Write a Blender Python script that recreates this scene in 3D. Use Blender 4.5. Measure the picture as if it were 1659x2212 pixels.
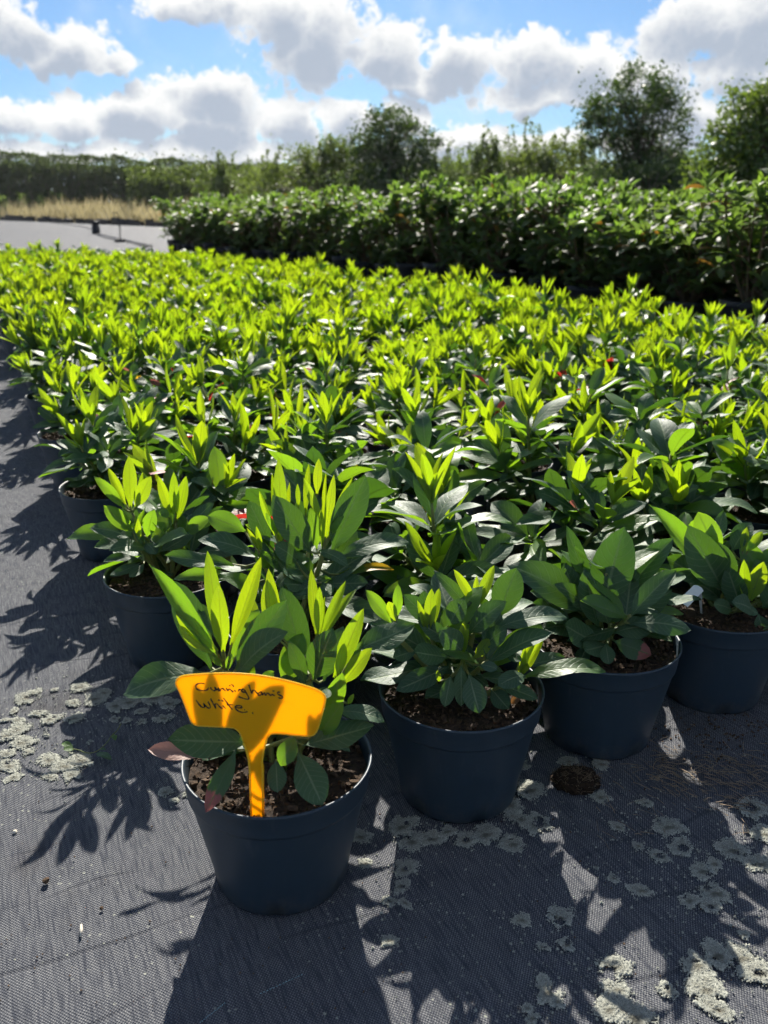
import bpy, bmesh, math, random
import numpy as np
from mathutils import Vector, Matrix, noise

for o in list(bpy.data.objects):
    bpy.data.objects.remove(o)
scene = bpy.context.scene
COL = scene.collection
R = math.radians

# ------------------------------------------------------------------ camera
CAM_H = 0.728
PITCH = R(19.4)
FPX = 1875.0                       # focal length in pixels of a 1659 x 2212 view of the photograph
cam = bpy.data.cameras.new("camera")
cam_o = bpy.data.objects.new("camera", cam)
COL.objects.link(cam_o)
cam_o.location = (0, 0, CAM_H)
cam_o.rotation_euler = (R(90) - PITCH, 0, 0)
cam.sensor_fit = 'VERTICAL'
cam.sensor_height = 36.0
cam.lens = 36.0 * FPX / 2212.0
cam.clip_start = 0.02
cam.clip_end = 2000
cam.dof.use_dof = True
cam.dof.focus_distance = 1.12
cam.dof.aperture_fstop = 7.0
scene.camera = cam_o

# ------------------------------------------------------------------ light
SUN_EL, SUN_AZ = R(34), R(-3)      # azimuth measured from +Y towards +X
sun = bpy.data.lights.new("sun", 'SUN')
sun.energy = 5.0
sun.angle = R(0.53)
sun.color = (1.0, 0.94, 0.84)
sun_o = bpy.data.objects.new("sun", sun)
COL.objects.link(sun_o)
sd = Vector((math.sin(SUN_AZ) * math.cos(SUN_EL), math.cos(SUN_AZ) * math.cos(SUN_EL), math.sin(SUN_EL)))
sun_o.rotation_euler = sd.to_track_quat('Z', 'Y').to_euler()
sun_o.location = (0, 20, 20)

vs = scene.view_settings
scene.display_settings.display_device = 'sRGB'
vs.view_transform = 'Standard'
vs.look = 'None'
vs.exposure = 1.12
vs.gamma = 1.0
vs.use_curve_mapping = False
cy = scene.cycles
cy.max_bounces = 7
cy.diffuse_bounces = 5
cy.glossy_bounces = 2
cy.transmission_bounces = 6
cy.use_adaptive_sampling = True
cy.adaptive_threshold = 0.03
cy.adaptive_min_samples = 12
cy.transparent_max_bounces = 6
cy.sample_clamp_indirect = 4.0
cy.sample_clamp_direct = 12.0
cy.use_denoising = True


def ray(px, py):
    a, b = (px - 829.5) / FPX, (py - 1106) / FPX
    c, s = math.cos(PITCH), math.sin(PITCH)
    return Vector((a, c - b * s, -s - b * c))


def at_y(px, py, Y):
    d = ray(px, py)
    return Vector((0, 0, CAM_H)) + d * (Y / d.y)


def at_z(px, py, z=0.0):
    d = ray(px, py)
    return Vector((0, 0, CAM_H)) + d * ((z - CAM_H) / d.z)


def zoomed(ox, oy, sc):
    return lambda x, y: ((ox + x / sc) * 0.864, (oy + y / sc) * 0.864)


# ------------------------------------------------------------------ world: clear sky with cumulus
world = bpy.data.worlds.new("World")
scene.world = world
world.use_nodes = True
wt = world.node_tree
wt.nodes.clear()


class NB:
    """small node-building helper"""

    def __init__(self, tree):
        self.t = tree

    def n(self, typ, **kw):
        nd = self.t.nodes.new(typ)
        for k, v in kw.items():
            setattr(nd, k, v)
        return nd

    def put(self, sock, v):
        if isinstance(v, bpy.types.NodeSocket):
            self.t.links.new(v, sock)
        elif v is not None:
            sock.default_value = v

    def math(self, op, a, b=None, c=None, clamp=False):
        nd = self.n('ShaderNodeMath', operation=op, use_clamp=clamp)
        for i, v in enumerate((a, b, c)):
            if v is not None:
                self.put(nd.inputs[i], v)
        return nd.outputs[0]

    def vmath(self, op, a, b=None, c=None):
        nd = self.n('ShaderNodeVectorMath', operation=op)
        for i, v in enumerate((a, b, c)):
            if v is not None:
                self.put(nd.inputs[i], v)
        return nd.outputs['Value'] if op in ('LENGTH', 'DOT_PRODUCT') else nd.outputs[0]

    def noise(self, vec, scale, detail=4, rough=0.5, dist=0.0, out='Fac'):
        nd = self.n('ShaderNodeTexNoise')
        self.put(nd.inputs['Vector'], vec)
        nd.inputs['Scale'].default_value = scale
        nd.inputs['Detail'].default_value = detail
        nd.inputs['Roughness'].default_value = rough
        nd.inputs['Distortion'].default_value = dist
        return nd.outputs[out]

    def maprange(self, v, a, b, c=0.0, d=1.0, smooth=True):
        nd = self.n('ShaderNodeMapRange')
        nd.interpolation_type = 'SMOOTHSTEP' if smooth else 'LINEAR'
        self.put(nd.inputs[0], v)
        for i, x in enumerate((a, b, c, d)):
            self.put(nd.inputs[i + 1], x)
        return nd.outputs[0]

    def mix(self, f, a, b, blend='MIX'):
        nd = self.n('ShaderNodeMix', data_type='RGBA', blend_type=blend)
        self.put(nd.inputs[0], f)
        self.put(nd.inputs[6], a if isinstance(a, bpy.types.NodeSocket) else tuple(a) + ((1,) if len(a) == 3 else ()))
        self.put(nd.inputs[7], b if isinstance(b, bpy.types.NodeSocket) else tuple(b) + ((1,) if len(b) == 3 else ()))
        return nd.outputs[2]

    def link(self, a, b):
        self.t.links.new(a, b)


# blobs of the cumulus field: centre x, y and half sizes in pixels of the 1659-wide view
BLOBS = [
    (0, 60, 120, 75), (120, 108, 150, 55), (240, 145, 80, 34), (410, 5, 130, 45),
    (600, 40, 95, 70), (690, 95, 165, 105), (810, 125, 110, 75), (970, 130, 105, 62), (880, 170, 130, 36),
    (1160, 135, 120, 80), (1250, 150, 85, 75), (1190, 205, 140, 45), (1335, 175, 75, 55), (1420, 170, 110, 72), (1540, 60, 150, 80), (1650, 60, 130, 90), (1600, 150, 130, 60), (1490, 250, 130, 60), (1620, 240, 110, 60),
    (5, 245, 90, 56), (150, 255, 100, 45), (310, 245, 110, 55), (470, 205, 110, 65), (440, 265, 150, 40), (620, 262, 80, 60), (750, 255, 85, 62), (880, 260, 80, 58), (980, 305, 80, 38),
    (1075, 315, 90, 40), (1200, 308, 110, 38), (1380, 315, 130, 36), (120, 330, 240, 34), (480, 330, 240, 36), (830, 340, 240, 36),
]


def px_azel(px, py):
    d = ray(px, py).normalized()
    return math.atan2(d.x, d.y), math.asin(d.z)


w = NB(wt)
tc = w.n('ShaderNodeTexCoord')
DIR = tc.outputs['Generated']
sz = w.n('ShaderNodeSeparateXYZ'); w.link(DIR, sz.inputs[0])
az = w.math('ARCTAN2', sz.outputs[0], sz.outputs[1])
el = w.math('ARCSINE', sz.outputs[2])
cmb = w.n('ShaderNodeCombineXYZ'); w.link(az, cmb.inputs[0]); w.link(el, cmb.inputs[1])
warp = w.vmath('MULTIPLY_ADD', w.noise(DIR, 17.0, 2, 0.5, out='Color'), (0.050, 0.036, 0.0), (-0.025, -0.018, 0.0))
P = w.vmath('ADD', cmb.outputs[0], warp)
P_up = w.vmath('ADD', P, (0.0, 0.017, 0.0))          # the same field looked up a little nearer the sun: how much cloud the light has crossed
acc = acc_up = None
for (bx_, by_, rx_, ry_) in BLOBS:
    a0, e0 = px_azel(bx_, by_)
    ia, ie = FPX / (rx_ * 1.02), FPX / (ry_ * 1.02)
    k_, c_ = (ia, ie, 0), (-a0 * ia, -e0 * ie, 0)
    l0 = w.vmath('LENGTH', w.vmath('MULTIPLY_ADD', P, k_, c_))
    l1 = w.vmath('LENGTH', w.vmath('MULTIPLY_ADD', P_up, k_, c_))
    acc = l0 if acc is None else w.math('SMOOTH_MIN', acc, l0, 0.2)
    acc_up = l1 if acc_up is None else w.math('MINIMUM', acc_up, l1)
# the same kind of broken cumulus goes on around the rest of the sky
gen = w.math('MULTIPLY_ADD', w.noise(w.vmath('MULTIPLY', DIR, (1, 1, 2.0)), 3.4, 3, 0.5), 7.0, -3.55)
outside = w.math('MAXIMUM', w.maprange(w.math('ABSOLUTE', az), 0.44, 0.60), w.maprange(el, 0.19, 0.30))
gen = w.math('MULTIPLY_ADD', w.math('SUBTRACT', 1.0, outside), -4.0, gen)
F0 = w.math('MINIMUM', w.math('MAXIMUM', w.math('SUBTRACT', 1.0, acc), gen), 1.0)
F1 = w.math('MINIMUM', w.math('MAXIMUM', w.math('SUBTRACT', 1.0, acc_up), gen), 1.0)
nlow = w.noise(DIR, 15.0, 3, 0.55)
nhi = w.noise(DIR, 42.0, 5, 0.6)
puff = w.math('ABSOLUTE', w.math('MULTIPLY_ADD', nhi, 2.0, -1.0))      # rounded heads with sharp clefts between them
N0 = w.math('ADD', w.math('MULTIPLY_ADD', nlow, 1.5, -0.75), w.math('MULTIPLY_ADD', puff, 0.9, -0.19))
d0 = w.math('ADD', F0, N0)
d1 = w.math('MULTIPLY_ADD', N0, 0.60, F1)
alpha = w.maprange(d0, 0.05, 0.30)
thick = w.maprange(d1, 0.0, 0.78)
sky = w.n('ShaderNodeTexSky', sky_type='NISHITA')
sky.sun_disc = False
sky.sun_elevation = SUN_EL
sky.sun_rotation = SUN_AZ
sky.altitude = 60
sky.air_density = 1.0
sky.dust_density = 0.4
sky.ozone_density = 2.5
CW, CG = (8.5, 8.5, 8.4), (3.9, 4.45, 5.3)
ccol = w.mix(thick, CW, CG)
skyc = w.mix(1.0, sky.outputs[0], (0.43, 0.60, 0.80), 'MULTIPLY')
skyc = w.mix(w.maprange(nlow, 0.45, 0.85, 0.0, 0.45), skyc, (6.4, 7.4, 8.4))           # thin veil
skyc = w.mix(w.maprange(sz.outputs[2], 0.01, 0.085, 0.6, 0.0), skyc, (6.4, 7.3, 8.3))   # milky air low over the horizon
final = w.mix(alpha, skyc, ccol)
bg = w.n('ShaderNodeBackground')
w.link(final, bg.inputs[0])
bg.inputs[1].default_value = 0.056
wo = w.n('ShaderNodeOutputWorld')
w.link(bg.outputs[0], wo.inputs[0])
world.cycles.sampling_method = 'MANUAL'
world.cycles.sample_map_resolution = 512


# ------------------------------------------------------------------ materials
def material(name):
    m = bpy.data.materials.new(name)
    m.use_nodes = True
    t = m.node_tree
    t.nodes.clear()
    b = NB(t)
    out = b.n('ShaderNodeOutputMaterial')
    p = b.n('ShaderNodeBsdfPrincipled')
    t.links.new(p.outputs[0], out.inputs[0])
    return m, b, p, out


def bump(b, p, h, strength=0.3, dist=0.002):
    nd = b.n('ShaderNodeBump')
    nd.inputs['Strength'].default_value = strength
    nd.inputs['Distance'].default_value = dist
    b.put(nd.inputs['Height'], h)
    b.link(nd.outputs[0], p.inputs['Normal'])
    return nd.outputs[0]


def leaf_material(name, ca, cb, under, trans, tf, rough, rib, tipcol=None, tip_at=0.7, veins=True, spec=0.5):
    m, b, p, out = material(name)
    oi, geo = b.n('ShaderNodeObjectInfo'), b.n('ShaderNodeNewGeometry')
    rnd = b.math('FRACT', b.math('MULTIPLY_ADD', geo.outputs['Random Per Island'], 3.7, b.math('MULTIPLY', oi.outputs['Random'], 5.3)))
    uv = b.n('ShaderNodeUVMap', uv_map='UVMap')
    s = b.n('ShaderNodeSeparateXYZ'); b.link(uv.outputs[0], s.inputs[0])
    tt = b.math('ABSOLUTE', b.math('MULTIPLY_ADD', s.outputs[0], 2.0, -1.0))
    vv = s.outputs[1]
    col = b.mix(rnd, ca, cb)
    nz = b.noise(uv.outputs[0], 6.0, 2, 0.6)
    col = b.mix(b.math('MULTIPLY', nz, 0.35), col, cb)
    ribf = b.maprange(tt, 0.10, 0.03)
    tcol_s = b.mix(rnd, trans, tuple(x * 0.72 for x in trans))
    tcol_s = b.mix(b.math('MULTIPLY', oi.outputs['Random'], 0.6), tcol_s, (trans[0] * 0.62, trans[1] * 0.80, trans[2]))
    if tipcol:
        edge = b.maprange(b.math('MULTIPLY_ADD', nz, 0.25, vv), tip_at + 0.10, tip_at + 0.16)
        col = b.mix(edge, col, tipcol)
        tcol_s = b.mix(edge, tcol_s, tuple(min(1, x * 2.0) for x in tipcol))
    h = None
    if veins:
        # side veins sweep forward from the midrib
        f = b.math('FRACT', b.math('MULTIPLY', b.math('MULTIPLY_ADD', b.math('POWER', tt, 1.3), -0.20, vv), 10.0))
        line = b.maprange(b.math('ABSOLUTE', b.math('SUBTRACT', f, 0.5)), 0.12, 0.02)
        vein = b.math('MAXIMUM', b.math('MULTIPLY', line, 0.5), ribf)
        col = b.mix(b.math('MULTIPLY', vein, 0.8), col, rib)
        tcol_s = b.mix(b.math('MULTIPLY', vein, 0.75), tcol_s, tuple(x * 0.42 for x in trans))
        h = b.math('ADD', b.math('MULTIPLY', line, -0.6), b.math('MULTIPLY', ribf, -1.0))
        h = b.math('ADD', h, b.math('MULTIPLY', b.noise(uv.outputs[0], 16.0, 1, 0.6), 1.1))
    col = b.mix(geo.outputs['Backfacing'], col, under)
    b.link(col, p.inputs['Base Color'])
    rr = b.math('MULTIPLY_ADD', nz, 0.22, rough - 0.08)
    rr = b.math('MULTIPLY_ADD', geo.outputs['Backfacing'], 0.25, rr)
    b.link(rr, p.inputs['Roughness'])
    p.inputs['Specular IOR Level'].default_value = spec
    nrm = None
    if h is not None:
        nrm = bump(b, p, h, 0.3, 0.0012)
    tr = b.n('ShaderNodeBsdfTranslucent')
    b.link(tcol_s, tr.inputs[0])
    mx = b.n('ShaderNodeMixShader')
    mx.inputs[0].default_value = tf
    b.link(p.outputs[0], mx.inputs[1])
    b.link(tr.outputs[0], mx.inputs[2])
    b.link(mx.outputs[0], out.inputs[0])
    return m


M = {}
M['M'] = leaf_material('mature_leaf', (0.036, 0.080, 0.050), (0.062, 0.120, 0.055), (0.080, 0.125, 0.072), (0.14, 0.30, 0.012), 0.24, 0.52, (0.19, 0.26, 0.13), spec=0.36)
M['L'] = leaf_material('lit_fresh_leaf', (0.045, 0.11, 0.03), (0.07, 0.15, 0.035), (0.11, 0.18, 0.06), (0.34, 0.60, 0.016), 0.40, 0.42, (0.17, 0.27, 0.08))  # lit look of mature leaves put into the colour; young leaves share it
M['N'] = leaf_material('new_leaf', (0.12, 0.23, 0.03), (0.17, 0.27, 0.035), (0.16, 0.26, 0.06), (0.45, 0.60, 0.006), 0.52, 0.48, (0.22, 0.33, 0.07))
M['R'] = leaf_material('pink_leaf', (0.34, 0.19, 0.15), (0.42, 0.26, 0.21), (0.36, 0.22, 0.18), (0.50, 0.20, 0.12), 0.22, 0.45, (0.40, 0.22, 0.16))
M['T'] = leaf_material('red_tipped_leaf', (0.03, 0.075, 0.035), (0.045, 0.10, 0.035), (0.085, 0.14, 0.065), (0.17, 0.36, 0.012), 0.27, 0.42, (0.10, 0.17, 0.06), (0.30, 0.09, 0.075), 0.70)
M['D'] = leaf_material('scarlet_leaf', (0.22, 0.03, 0.02), (0.30, 0.04, 0.025), (0.2, 0.05, 0.04), (0.8, 0.05, 0.03), 0.4, 0.45, (0.3, 0.08, 0.05))
M['Y'] = leaf_material('yellow_tipped_leaf', (0.05, 0.11, 0.03), (0.06, 0.12, 0.03), (0.09, 0.14, 0.05), (0.30, 0.45, 0.015), 0.42, 0.42, (0.12, 0.2, 0.05), (0.45, 0.27, 0.012), 0.48)
M['B'] = leaf_material('dead_leaf', (0.20, 0.10, 0.045), (0.30, 0.16, 0.07), (0.28, 0.16, 0.08), (0.5, 0.22, 0.06), 0.3, 0.6, (0.3, 0.18, 0.1))
M['S'] = leaf_material('shrub_leaf', (0.055, 0.088, 0.050), (0.10, 0.132, 0.066), (0.11, 0.14, 0.08), (0.24, 0.36, 0.05), 0.40, 0.52, (0.09, 0.15, 0.05), veins=False, spec=0.3)
M['SN'] = leaf_material('shrub_top_leaf', (0.05, 0.12, 0.03), (0.08, 0.16, 0.035), (0.11, 0.18, 0.06), (0.30, 0.48, 0.04), 0.42, 0.46, (0.12, 0.2, 0.06), veins=False, spec=0.4)
M['SB'] = leaf_material('shrub_brown_leaf', (0.16, 0.09, 0.03), (0.24, 0.15, 0.05), (0.2, 0.13, 0.06), (0.5, 0.25, 0.03), 0.3, 0.5, (0.2, 0.12, 0.05), veins=False)
M['tree'] = leaf_material('tree_leaf', (0.028, 0.055, 0.022), (0.048, 0.078, 0.028), (0.06, 0.09, 0.042), (0.13, 0.20, 0.025), 0.28, 0.5, (0.1, 0.15, 0.05), veins=False)
M['tree2'] = leaf_material('bright_tree_leaf', (0.040, 0.082, 0.02), (0.066, 0.115, 0.028), (0.08, 0.13, 0.045), (0.22, 0.33, 0.03), 0.33, 0.45, (0.1, 0.15, 0.05), veins=False)
M['hedge'] = leaf_material('hedge_leaf', (0.042, 0.066, 0.040), (0.065, 0.092, 0.048), (0.06, 0.085, 0.045), (0.15, 0.21, 0.045), 0.34, 0.6, (0.1, 0.15, 0.05), veins=False, spec=0.2)
M['willow'] = leaf_material('willow_leaf', (0.060, 0.088, 0.036), (0.088, 0.12, 0.046), (0.11, 0.14, 0.07), (0.24, 0.32, 0.05), 0.38, 0.5, (0.1, 0.15, 0.05), veins=False, spec=0.35)
M['straw'] = leaf_material('straw_blade', (0.27, 0.23, 0.12), (0.36, 0.31, 0.18), (0.31, 0.27, 0.15), (0.52, 0.43, 0.22), 0.4, 0.6, (0.3, 0.2, 0.1), veins=False)
M['weed'] = leaf_material('weed_leaf', (0.07, 0.13, 0.03), (0.11, 0.17, 0.05), (0.13, 0.18, 0.07), (0.35, 0.50, 0.06), 0.42, 0.5, (0.1, 0.15, 0.05), veins=False)


def simple(name, ca, cb, rough, scale=40, bstr=0.3, bdist=0.001, spec=0.4, detail=5):
    m, b, p, out = material(name)
    t = b.n('ShaderNodeTexCoord')
    n_ = b.noise(t.outputs['Object'], scale, detail, 0.6)
    b.link(b.mix(b.maprange(n_, 0.3, 0.7), ca, cb), p.inputs['Base Color'])
    b.link(b.math('MULTIPLY_ADD', n_, 0.2, rough - 0.1), p.inputs['Roughness'])
    p.inputs['Specular IOR Level'].default_value = spec
    if bstr:
        bump(b, p, n_, bstr, bdist)
    return m


M['stem'] = simple('green_stem', (0.13, 0.18, 0.045), (0.20, 0.20, 0.06), 0.55, 60)
M['bark'] = simple('bark', (0.07, 0.055, 0.04), (0.14, 0.11, 0.08), 0.8, 12, 0.6, 0.01)
M['wood'] = simple('woody_stem', (0.11, 0.075, 0.04), (0.18, 0.12, 0.07), 0.75, 30)
M['soil'] = simple('compost', (0.020, 0.013, 0.009), (0.062, 0.040, 0.025), 0.9, 160, 0.9, 0.004, 0.25, 8)
M['crumb'] = simple('compost_crumb', (0.045, 0.028, 0.017), (0.115, 0.072, 0.042), 0.9, 220, 0.6, 0.002, 0.25)
M['moss'] = simple('peat_clod', (0.020, 0.012, 0.008), (0.045, 0.027, 0.014), 0.95, 300, 1.0, 0.004, 0.2)
M['perlite'] = simple('perlite', (0.5, 0.48, 0.44), (0.62, 0.6, 0.55), 0.8, 200)
M['blackplastic'] = simple('black_plastic', (0.014, 0.015, 0.017), (0.024, 0.025, 0.028), 0.5, 30, 0.1)
M['pipe'] = simple('black_pipe', (0.02, 0.02, 0.022), (0.035, 0.035, 0.037), 0.5, 30, 0.1)
M['edging'] = simple('dark_edging', (0.018, 0.016, 0.016), (0.05, 0.042, 0.038), 0.85, 6, 0.5, 0.02)
M['earth'] = simple('field_earth', (0.10, 0.085, 0.05), (0.15, 0.125, 0.07), 0.95, 0.6, 0.3, 0.05)
M['whitetag'] = simple('white_plastic', (0.72, 0.74, 0.76), (0.78, 0.79, 0.80), 0.45, 50, 0.05)
M['chalk'] = simple('pale_chip', (0.55, 0.50, 0.40), (0.66, 0.60, 0.50), 0.8, 200)
M['thread'] = simple('tracer_thread', (0.22, 0.42, 0.46), (0.30, 0.5, 0.52), 0.6, 200, 0)
M['ink'] = simple('black_ink', (0.006, 0.005, 0.005), (0.012, 0.01, 0.008), 0.5, 100, 0)
M['dry'] = simple('dry_root', (0.16, 0.12, 0.08), (0.28, 0.21, 0.14), 0.85, 120)

# pot plastic: dark blue grey with a dusty bloom and faint scuffs
m, b, p, out = material('pot_plastic')
t = b.n('ShaderNodeTexCoord')
n1 = b.noise(t.outputs['Object'], 9, 5, 0.6)
n2 = b.noise(b.vmath('MULTIPLY', t.outputs['Object'], (1, 1, 0.12)), 90, 4, 0.65)
sp = b.n('ShaderNodeSeparateXYZ'); b.link(t.outputs['Object'], sp.inputs[0])
dust = b.math('MULTIPLY', b.maprange(sp.outputs[2], 0.05, 0.0), b.maprange(b.noise(t.outputs['Object'], 45, 5, 0.7), 0.40, 0.75))
col = b.mix(n1, (0.021, 0.038, 0.054), (0.031, 0.050, 0.068))
col = b.mix(b.math('MULTIPLY', b.maprange(n2, 0.56, 0.8), 0.40), col, (0.085, 0.10, 0.115))
col = b.mix(b.math('MULTIPLY', dust, 0.55), col, (0.12, 0.105, 0.085))
b.link(col, p.inputs['Base Color'])
b.link(b.math('MULTIPLY_ADD', n1, 0.18, 0.38), p.inputs['Roughness'])
p.inputs['Specular IOR Level'].default_value = 0.42
bump(b, p, n2, 0.05, 0.001)
M['pot'] = m

# yellow label plastic
m, b, p, out = material('yellow_plastic')
t = b.n('ShaderNodeTexCoord')
n1 = b.noise(t.outputs['Object'], 60, 4, 0.6)
b.link(b.mix(n1, (0.95, 0.70, 0.006), (0.98, 0.73, 0.007)), p.inputs['Base Color'])
p.inputs['Roughness'].default_value = 0.42
tr = b.n('ShaderNodeBsdfTranslucent'); tr.inputs[0].default_value = (1.0, 0.56, 0.002, 1)
mx = b.n('ShaderNodeMixShader'); mx.inputs[0].default_value = 0.72
b.link(p.outputs[0], mx.inputs[1]); b.link(tr.outputs[0], mx.inputs[2]); b.link(mx.outputs[0], out.inputs[0])
M['yellow'] = m
m, b, p, out = material('yellow_edge')
p.inputs['Base Color'].default_value = (0.95, 0.66, 0.03, 1); p.inputs['Roughness'].default_value = 0.35
tr = b.n('ShaderNodeBsdfTranslucent'); tr.inputs[0].default_value = (1.0, 0.85, 0.12, 1)
mx = b.n('ShaderNodeMixShader'); mx.inputs[0].default_value = 0.5
b.link(p.outputs[0], mx.inputs[1]); b.link(tr.outputs[0], mx.inputs[2]); b.link(mx.outputs[0], out.inputs[0])
M['yedge'] = m

# lichen crust
m, b, p, out = material('lichen')
geo = b.n('ShaderNodeNewGeometry'); t = b.n('ShaderNodeTexCoord')
n1 = b.noise(t.outputs['Object'], 50, 4, 0.6)
uv = b.n('ShaderNodeUVMap', uv_map='UVMap'); su = b.n('ShaderNodeSeparateXYZ'); b.link(uv.outputs[0], su.inputs[0])
n2 = b.noise(t.outputs['Object'], 700, 3, 0.7)
col = b.mix(b.maprange(n2, 0.3, 0.7), (0.16, 0.168, 0.14), (0.43, 0.435, 0.375))
col = b.mix(b.math('MULTIPLY', b.maprange(su.outputs[0], 0.75, 0.15), b.maprange(n1, 0.35, 0.6)), col, (0.12, 0.115, 0.09))
col = b.mix(b.math('MULTIPLY', b.maprange(su.outputs[0], 0.80, 0.98), 0.6), col, (0.45, 0.46, 0.39))
bump(b, p, n2, 0.6, 0.001)
b.link(col, p.inputs['Base Color']); p.inputs['Roughness'].default_value = 0.9
p.inputs['Specular IOR Level'].default_value = 0.15
M['lichen'] = m

# woven ground-cover fabric
m, b, p, out = material('woven_fabric')
t = b.n('ShaderNodeTexCoord')
rot = b.n('ShaderNodeVectorRotate', rotation_type='Z_AXIS')
b.link(t.outputs['Object'], rot.inputs['Vector']); rot.inputs['Angle'].default_value = R(-24)
wob = b.vmath('MULTIPLY', b.vmath('SUBTRACT', b.noise(t.outputs['Object'], 14, 3, 0.5, out='Color'), (.5, .5, .5)), (.006, .006, 0))
v = b.vmath('ADD', rot.outputs[0], wob)
s = b.n('ShaderNodeSeparateXYZ'); b.link(v, s.inputs[0])
PIT = 0.0017
fx = b.math('SINE', b.math('MULTIPLY', s.outputs[0], math.pi / PIT))
fy = b.math('SINE', b.math('MULTIPLY', s.outputs[1], math.pi / (PIT * 1.15)))
wv = b.math('MULTIPLY', fx, fy)
thr = b.noise(b.vmath('MULTIPLY', v, (1.0, 14.0, 1)), 26, 3, 0.6)      # long threads
thr2 = b.noise(b.vmath('MULTIPLY', v, (14.0, 1.0, 1)), 26, 3, 0.6)
big = b.noise(t.outputs['Object'], 2.2, 5, 0.6)
fine = b.noise(t.outputs['Object'], 260, 3, 0.7)
col = b.mix(big, (0.036, 0.041, 0.056), (0.068, 0.072, 0.084))
col = b.mix(b.math('MULTIPLY', b.math('MULTIPLY', b.maprange(wv, -0.5, 0.9), b.maprange(thr2, 0.25, 0.65)), 0.95), col, (0.27, 0.272, 0.272))  # highlights on the thread crowns painted into the weave colour
col = b.mix(b.math('MULTIPLY', b.maprange(thr, 0.45, 0.80), 0.16), col, (0.035, 0.037, 0.046))
col = b.mix(b.math('MULTIPLY', b.maprange(thr2, 0.55, 0.75), 0.35), col, (0.13, 0.13, 0.135))
# creases run diagonally over the cloth
cv = b.vmath('ADD', rot.outputs[0], b.vmath('MULTIPLY', b.vmath('SUBTRACT', b.noise(t.outputs['Object'], 3.5, 2, 0.5, out='Color'), (.5, .5, .5)), (.09, .09, 0)))
cs = b.n('ShaderNodeSeparateXYZ'); b.link(cv, cs.inputs[0])
cf = b.math('FRACT', b.math('MULTIPLY', cs.outputs[1], 11.0))
crease = b.math('MULTIPLY', b.maprange(b.math('ABSOLUTE', b.math('SUBTRACT', cf, 0.5)), 0.05, 0.01), b.maprange(b.noise(t.outputs['Object'], 5, 2, 0.5), 0.42, 0.60))
col = b.mix(b.math('MULTIPLY', crease, 0.35), col, (0.03, 0.032, 0.04))  # shade of the wrinkles mixed into the colour, on top of the bump
# pale specks of young lichen and grit
vo = b.n('ShaderNodeTexVoronoi'); vo.inputs['Scale'].default_value = 105
b.link(t.outputs['Object'], vo.inputs['Vector'])
spk = b.math('MULTIPLY', b.maprange(vo.outputs['Distance'], 0.20, 0.10), b.maprange(b.noise(t.outputs['Object'], 9, 4, 0.7), 0.50, 0.62))
col = b.mix(b.math('MULTIPLY', spk, 0.8), col, (0.36, 0.37, 0.31))
dirt = b.maprange(b.noise(t.outputs['Object'], 3.1, 6, 0.65), 0.56, 0.72)
col = b.mix(b.math('MULTIPLY', dirt, 0.45), col, (0.045, 0.038, 0.033))
b.link(col, p.inputs['Base Color'])
b.link(b.math('MULTIPLY_ADD', fine, 0.25, 0.60), p.inputs['Roughness'])
p.inputs['Specular IOR Level'].default_value = 0.04
h = b.math('ADD', b.math('MULTIPLY', wv, 0.7), b.math('MULTIPLY', thr, 0.4))
h = b.math('ADD', h, b.math('MULTIPLY', fine, 0.6))
h = b.math('SUBTRACT', h, b.math('MULTIPLY', crease, 1.2))
bump(b, p, h, 0.6, 0.0011)
M['fabric'] = m


# ------------------------------------------------------------------ object helpers
def link(o, parent=None):
    COL.objects.link(o)
    if parent is not None:
        o.parent = parent
    return o


def obj(name, mesh, mat=None, parent=None):
    if mat is not None and len(mesh.materials) == 0:
        mesh.materials.append(mat)
    o = bpy.data.objects.new(name, mesh)
    return link(o, parent)


def empty(name, loc=(0, 0, 0), rz=0.0):
    o = bpy.data.objects.new(name, None)
    o.empty_display_size = 0.05
    o.location = loc
    o.rotation_euler = (0, 0, rz)
    return link(o)


def tag(o, label=None, cat=None, group=None, kind=None):
    if label: o['label'] = label
    if cat: o['category'] = cat
    if group: o['group'] = group
    if kind: o['kind'] = kind
    return o


def np_mesh(name, verts, faces, uvs=None, smooth=True, mat=None):
    """verts (n,3), faces (m,k) numpy arrays with one k; uvs (n,2) per vertex"""
    me = bpy.data.meshes.new(name)
    verts = np.asarray(verts, dtype=np.float32)
    faces = np.asarray(faces, dtype=np.int32)
    nf, k = faces.shape
    me.vertices.add(len(verts)); me.vertices.foreach_set('co', verts.ravel())
    me.loops.add(nf * k); me.loops.foreach_set('vertex_index', faces.ravel())
    me.polygons.add(nf)
    me.polygons.foreach_set('loop_start', np.arange(0, nf * k, k, dtype=np.int32))
    me.polygons.foreach_set('loop_total', np.full(nf, k, dtype=np.int32))
    if smooth:
        me.polygons.foreach_set('use_smooth', np.ones(nf, dtype=bool))
    if uvs is not None:
        l = me.uv_layers.new(name='UVMap')
        l.data.foreach_set('uv', np.asarray(uvs, dtype=np.float32)[faces.ravel()].ravel())
    me.update(calc_edges=True)
    if mat: me.materials.append(mat)
    return me


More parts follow.
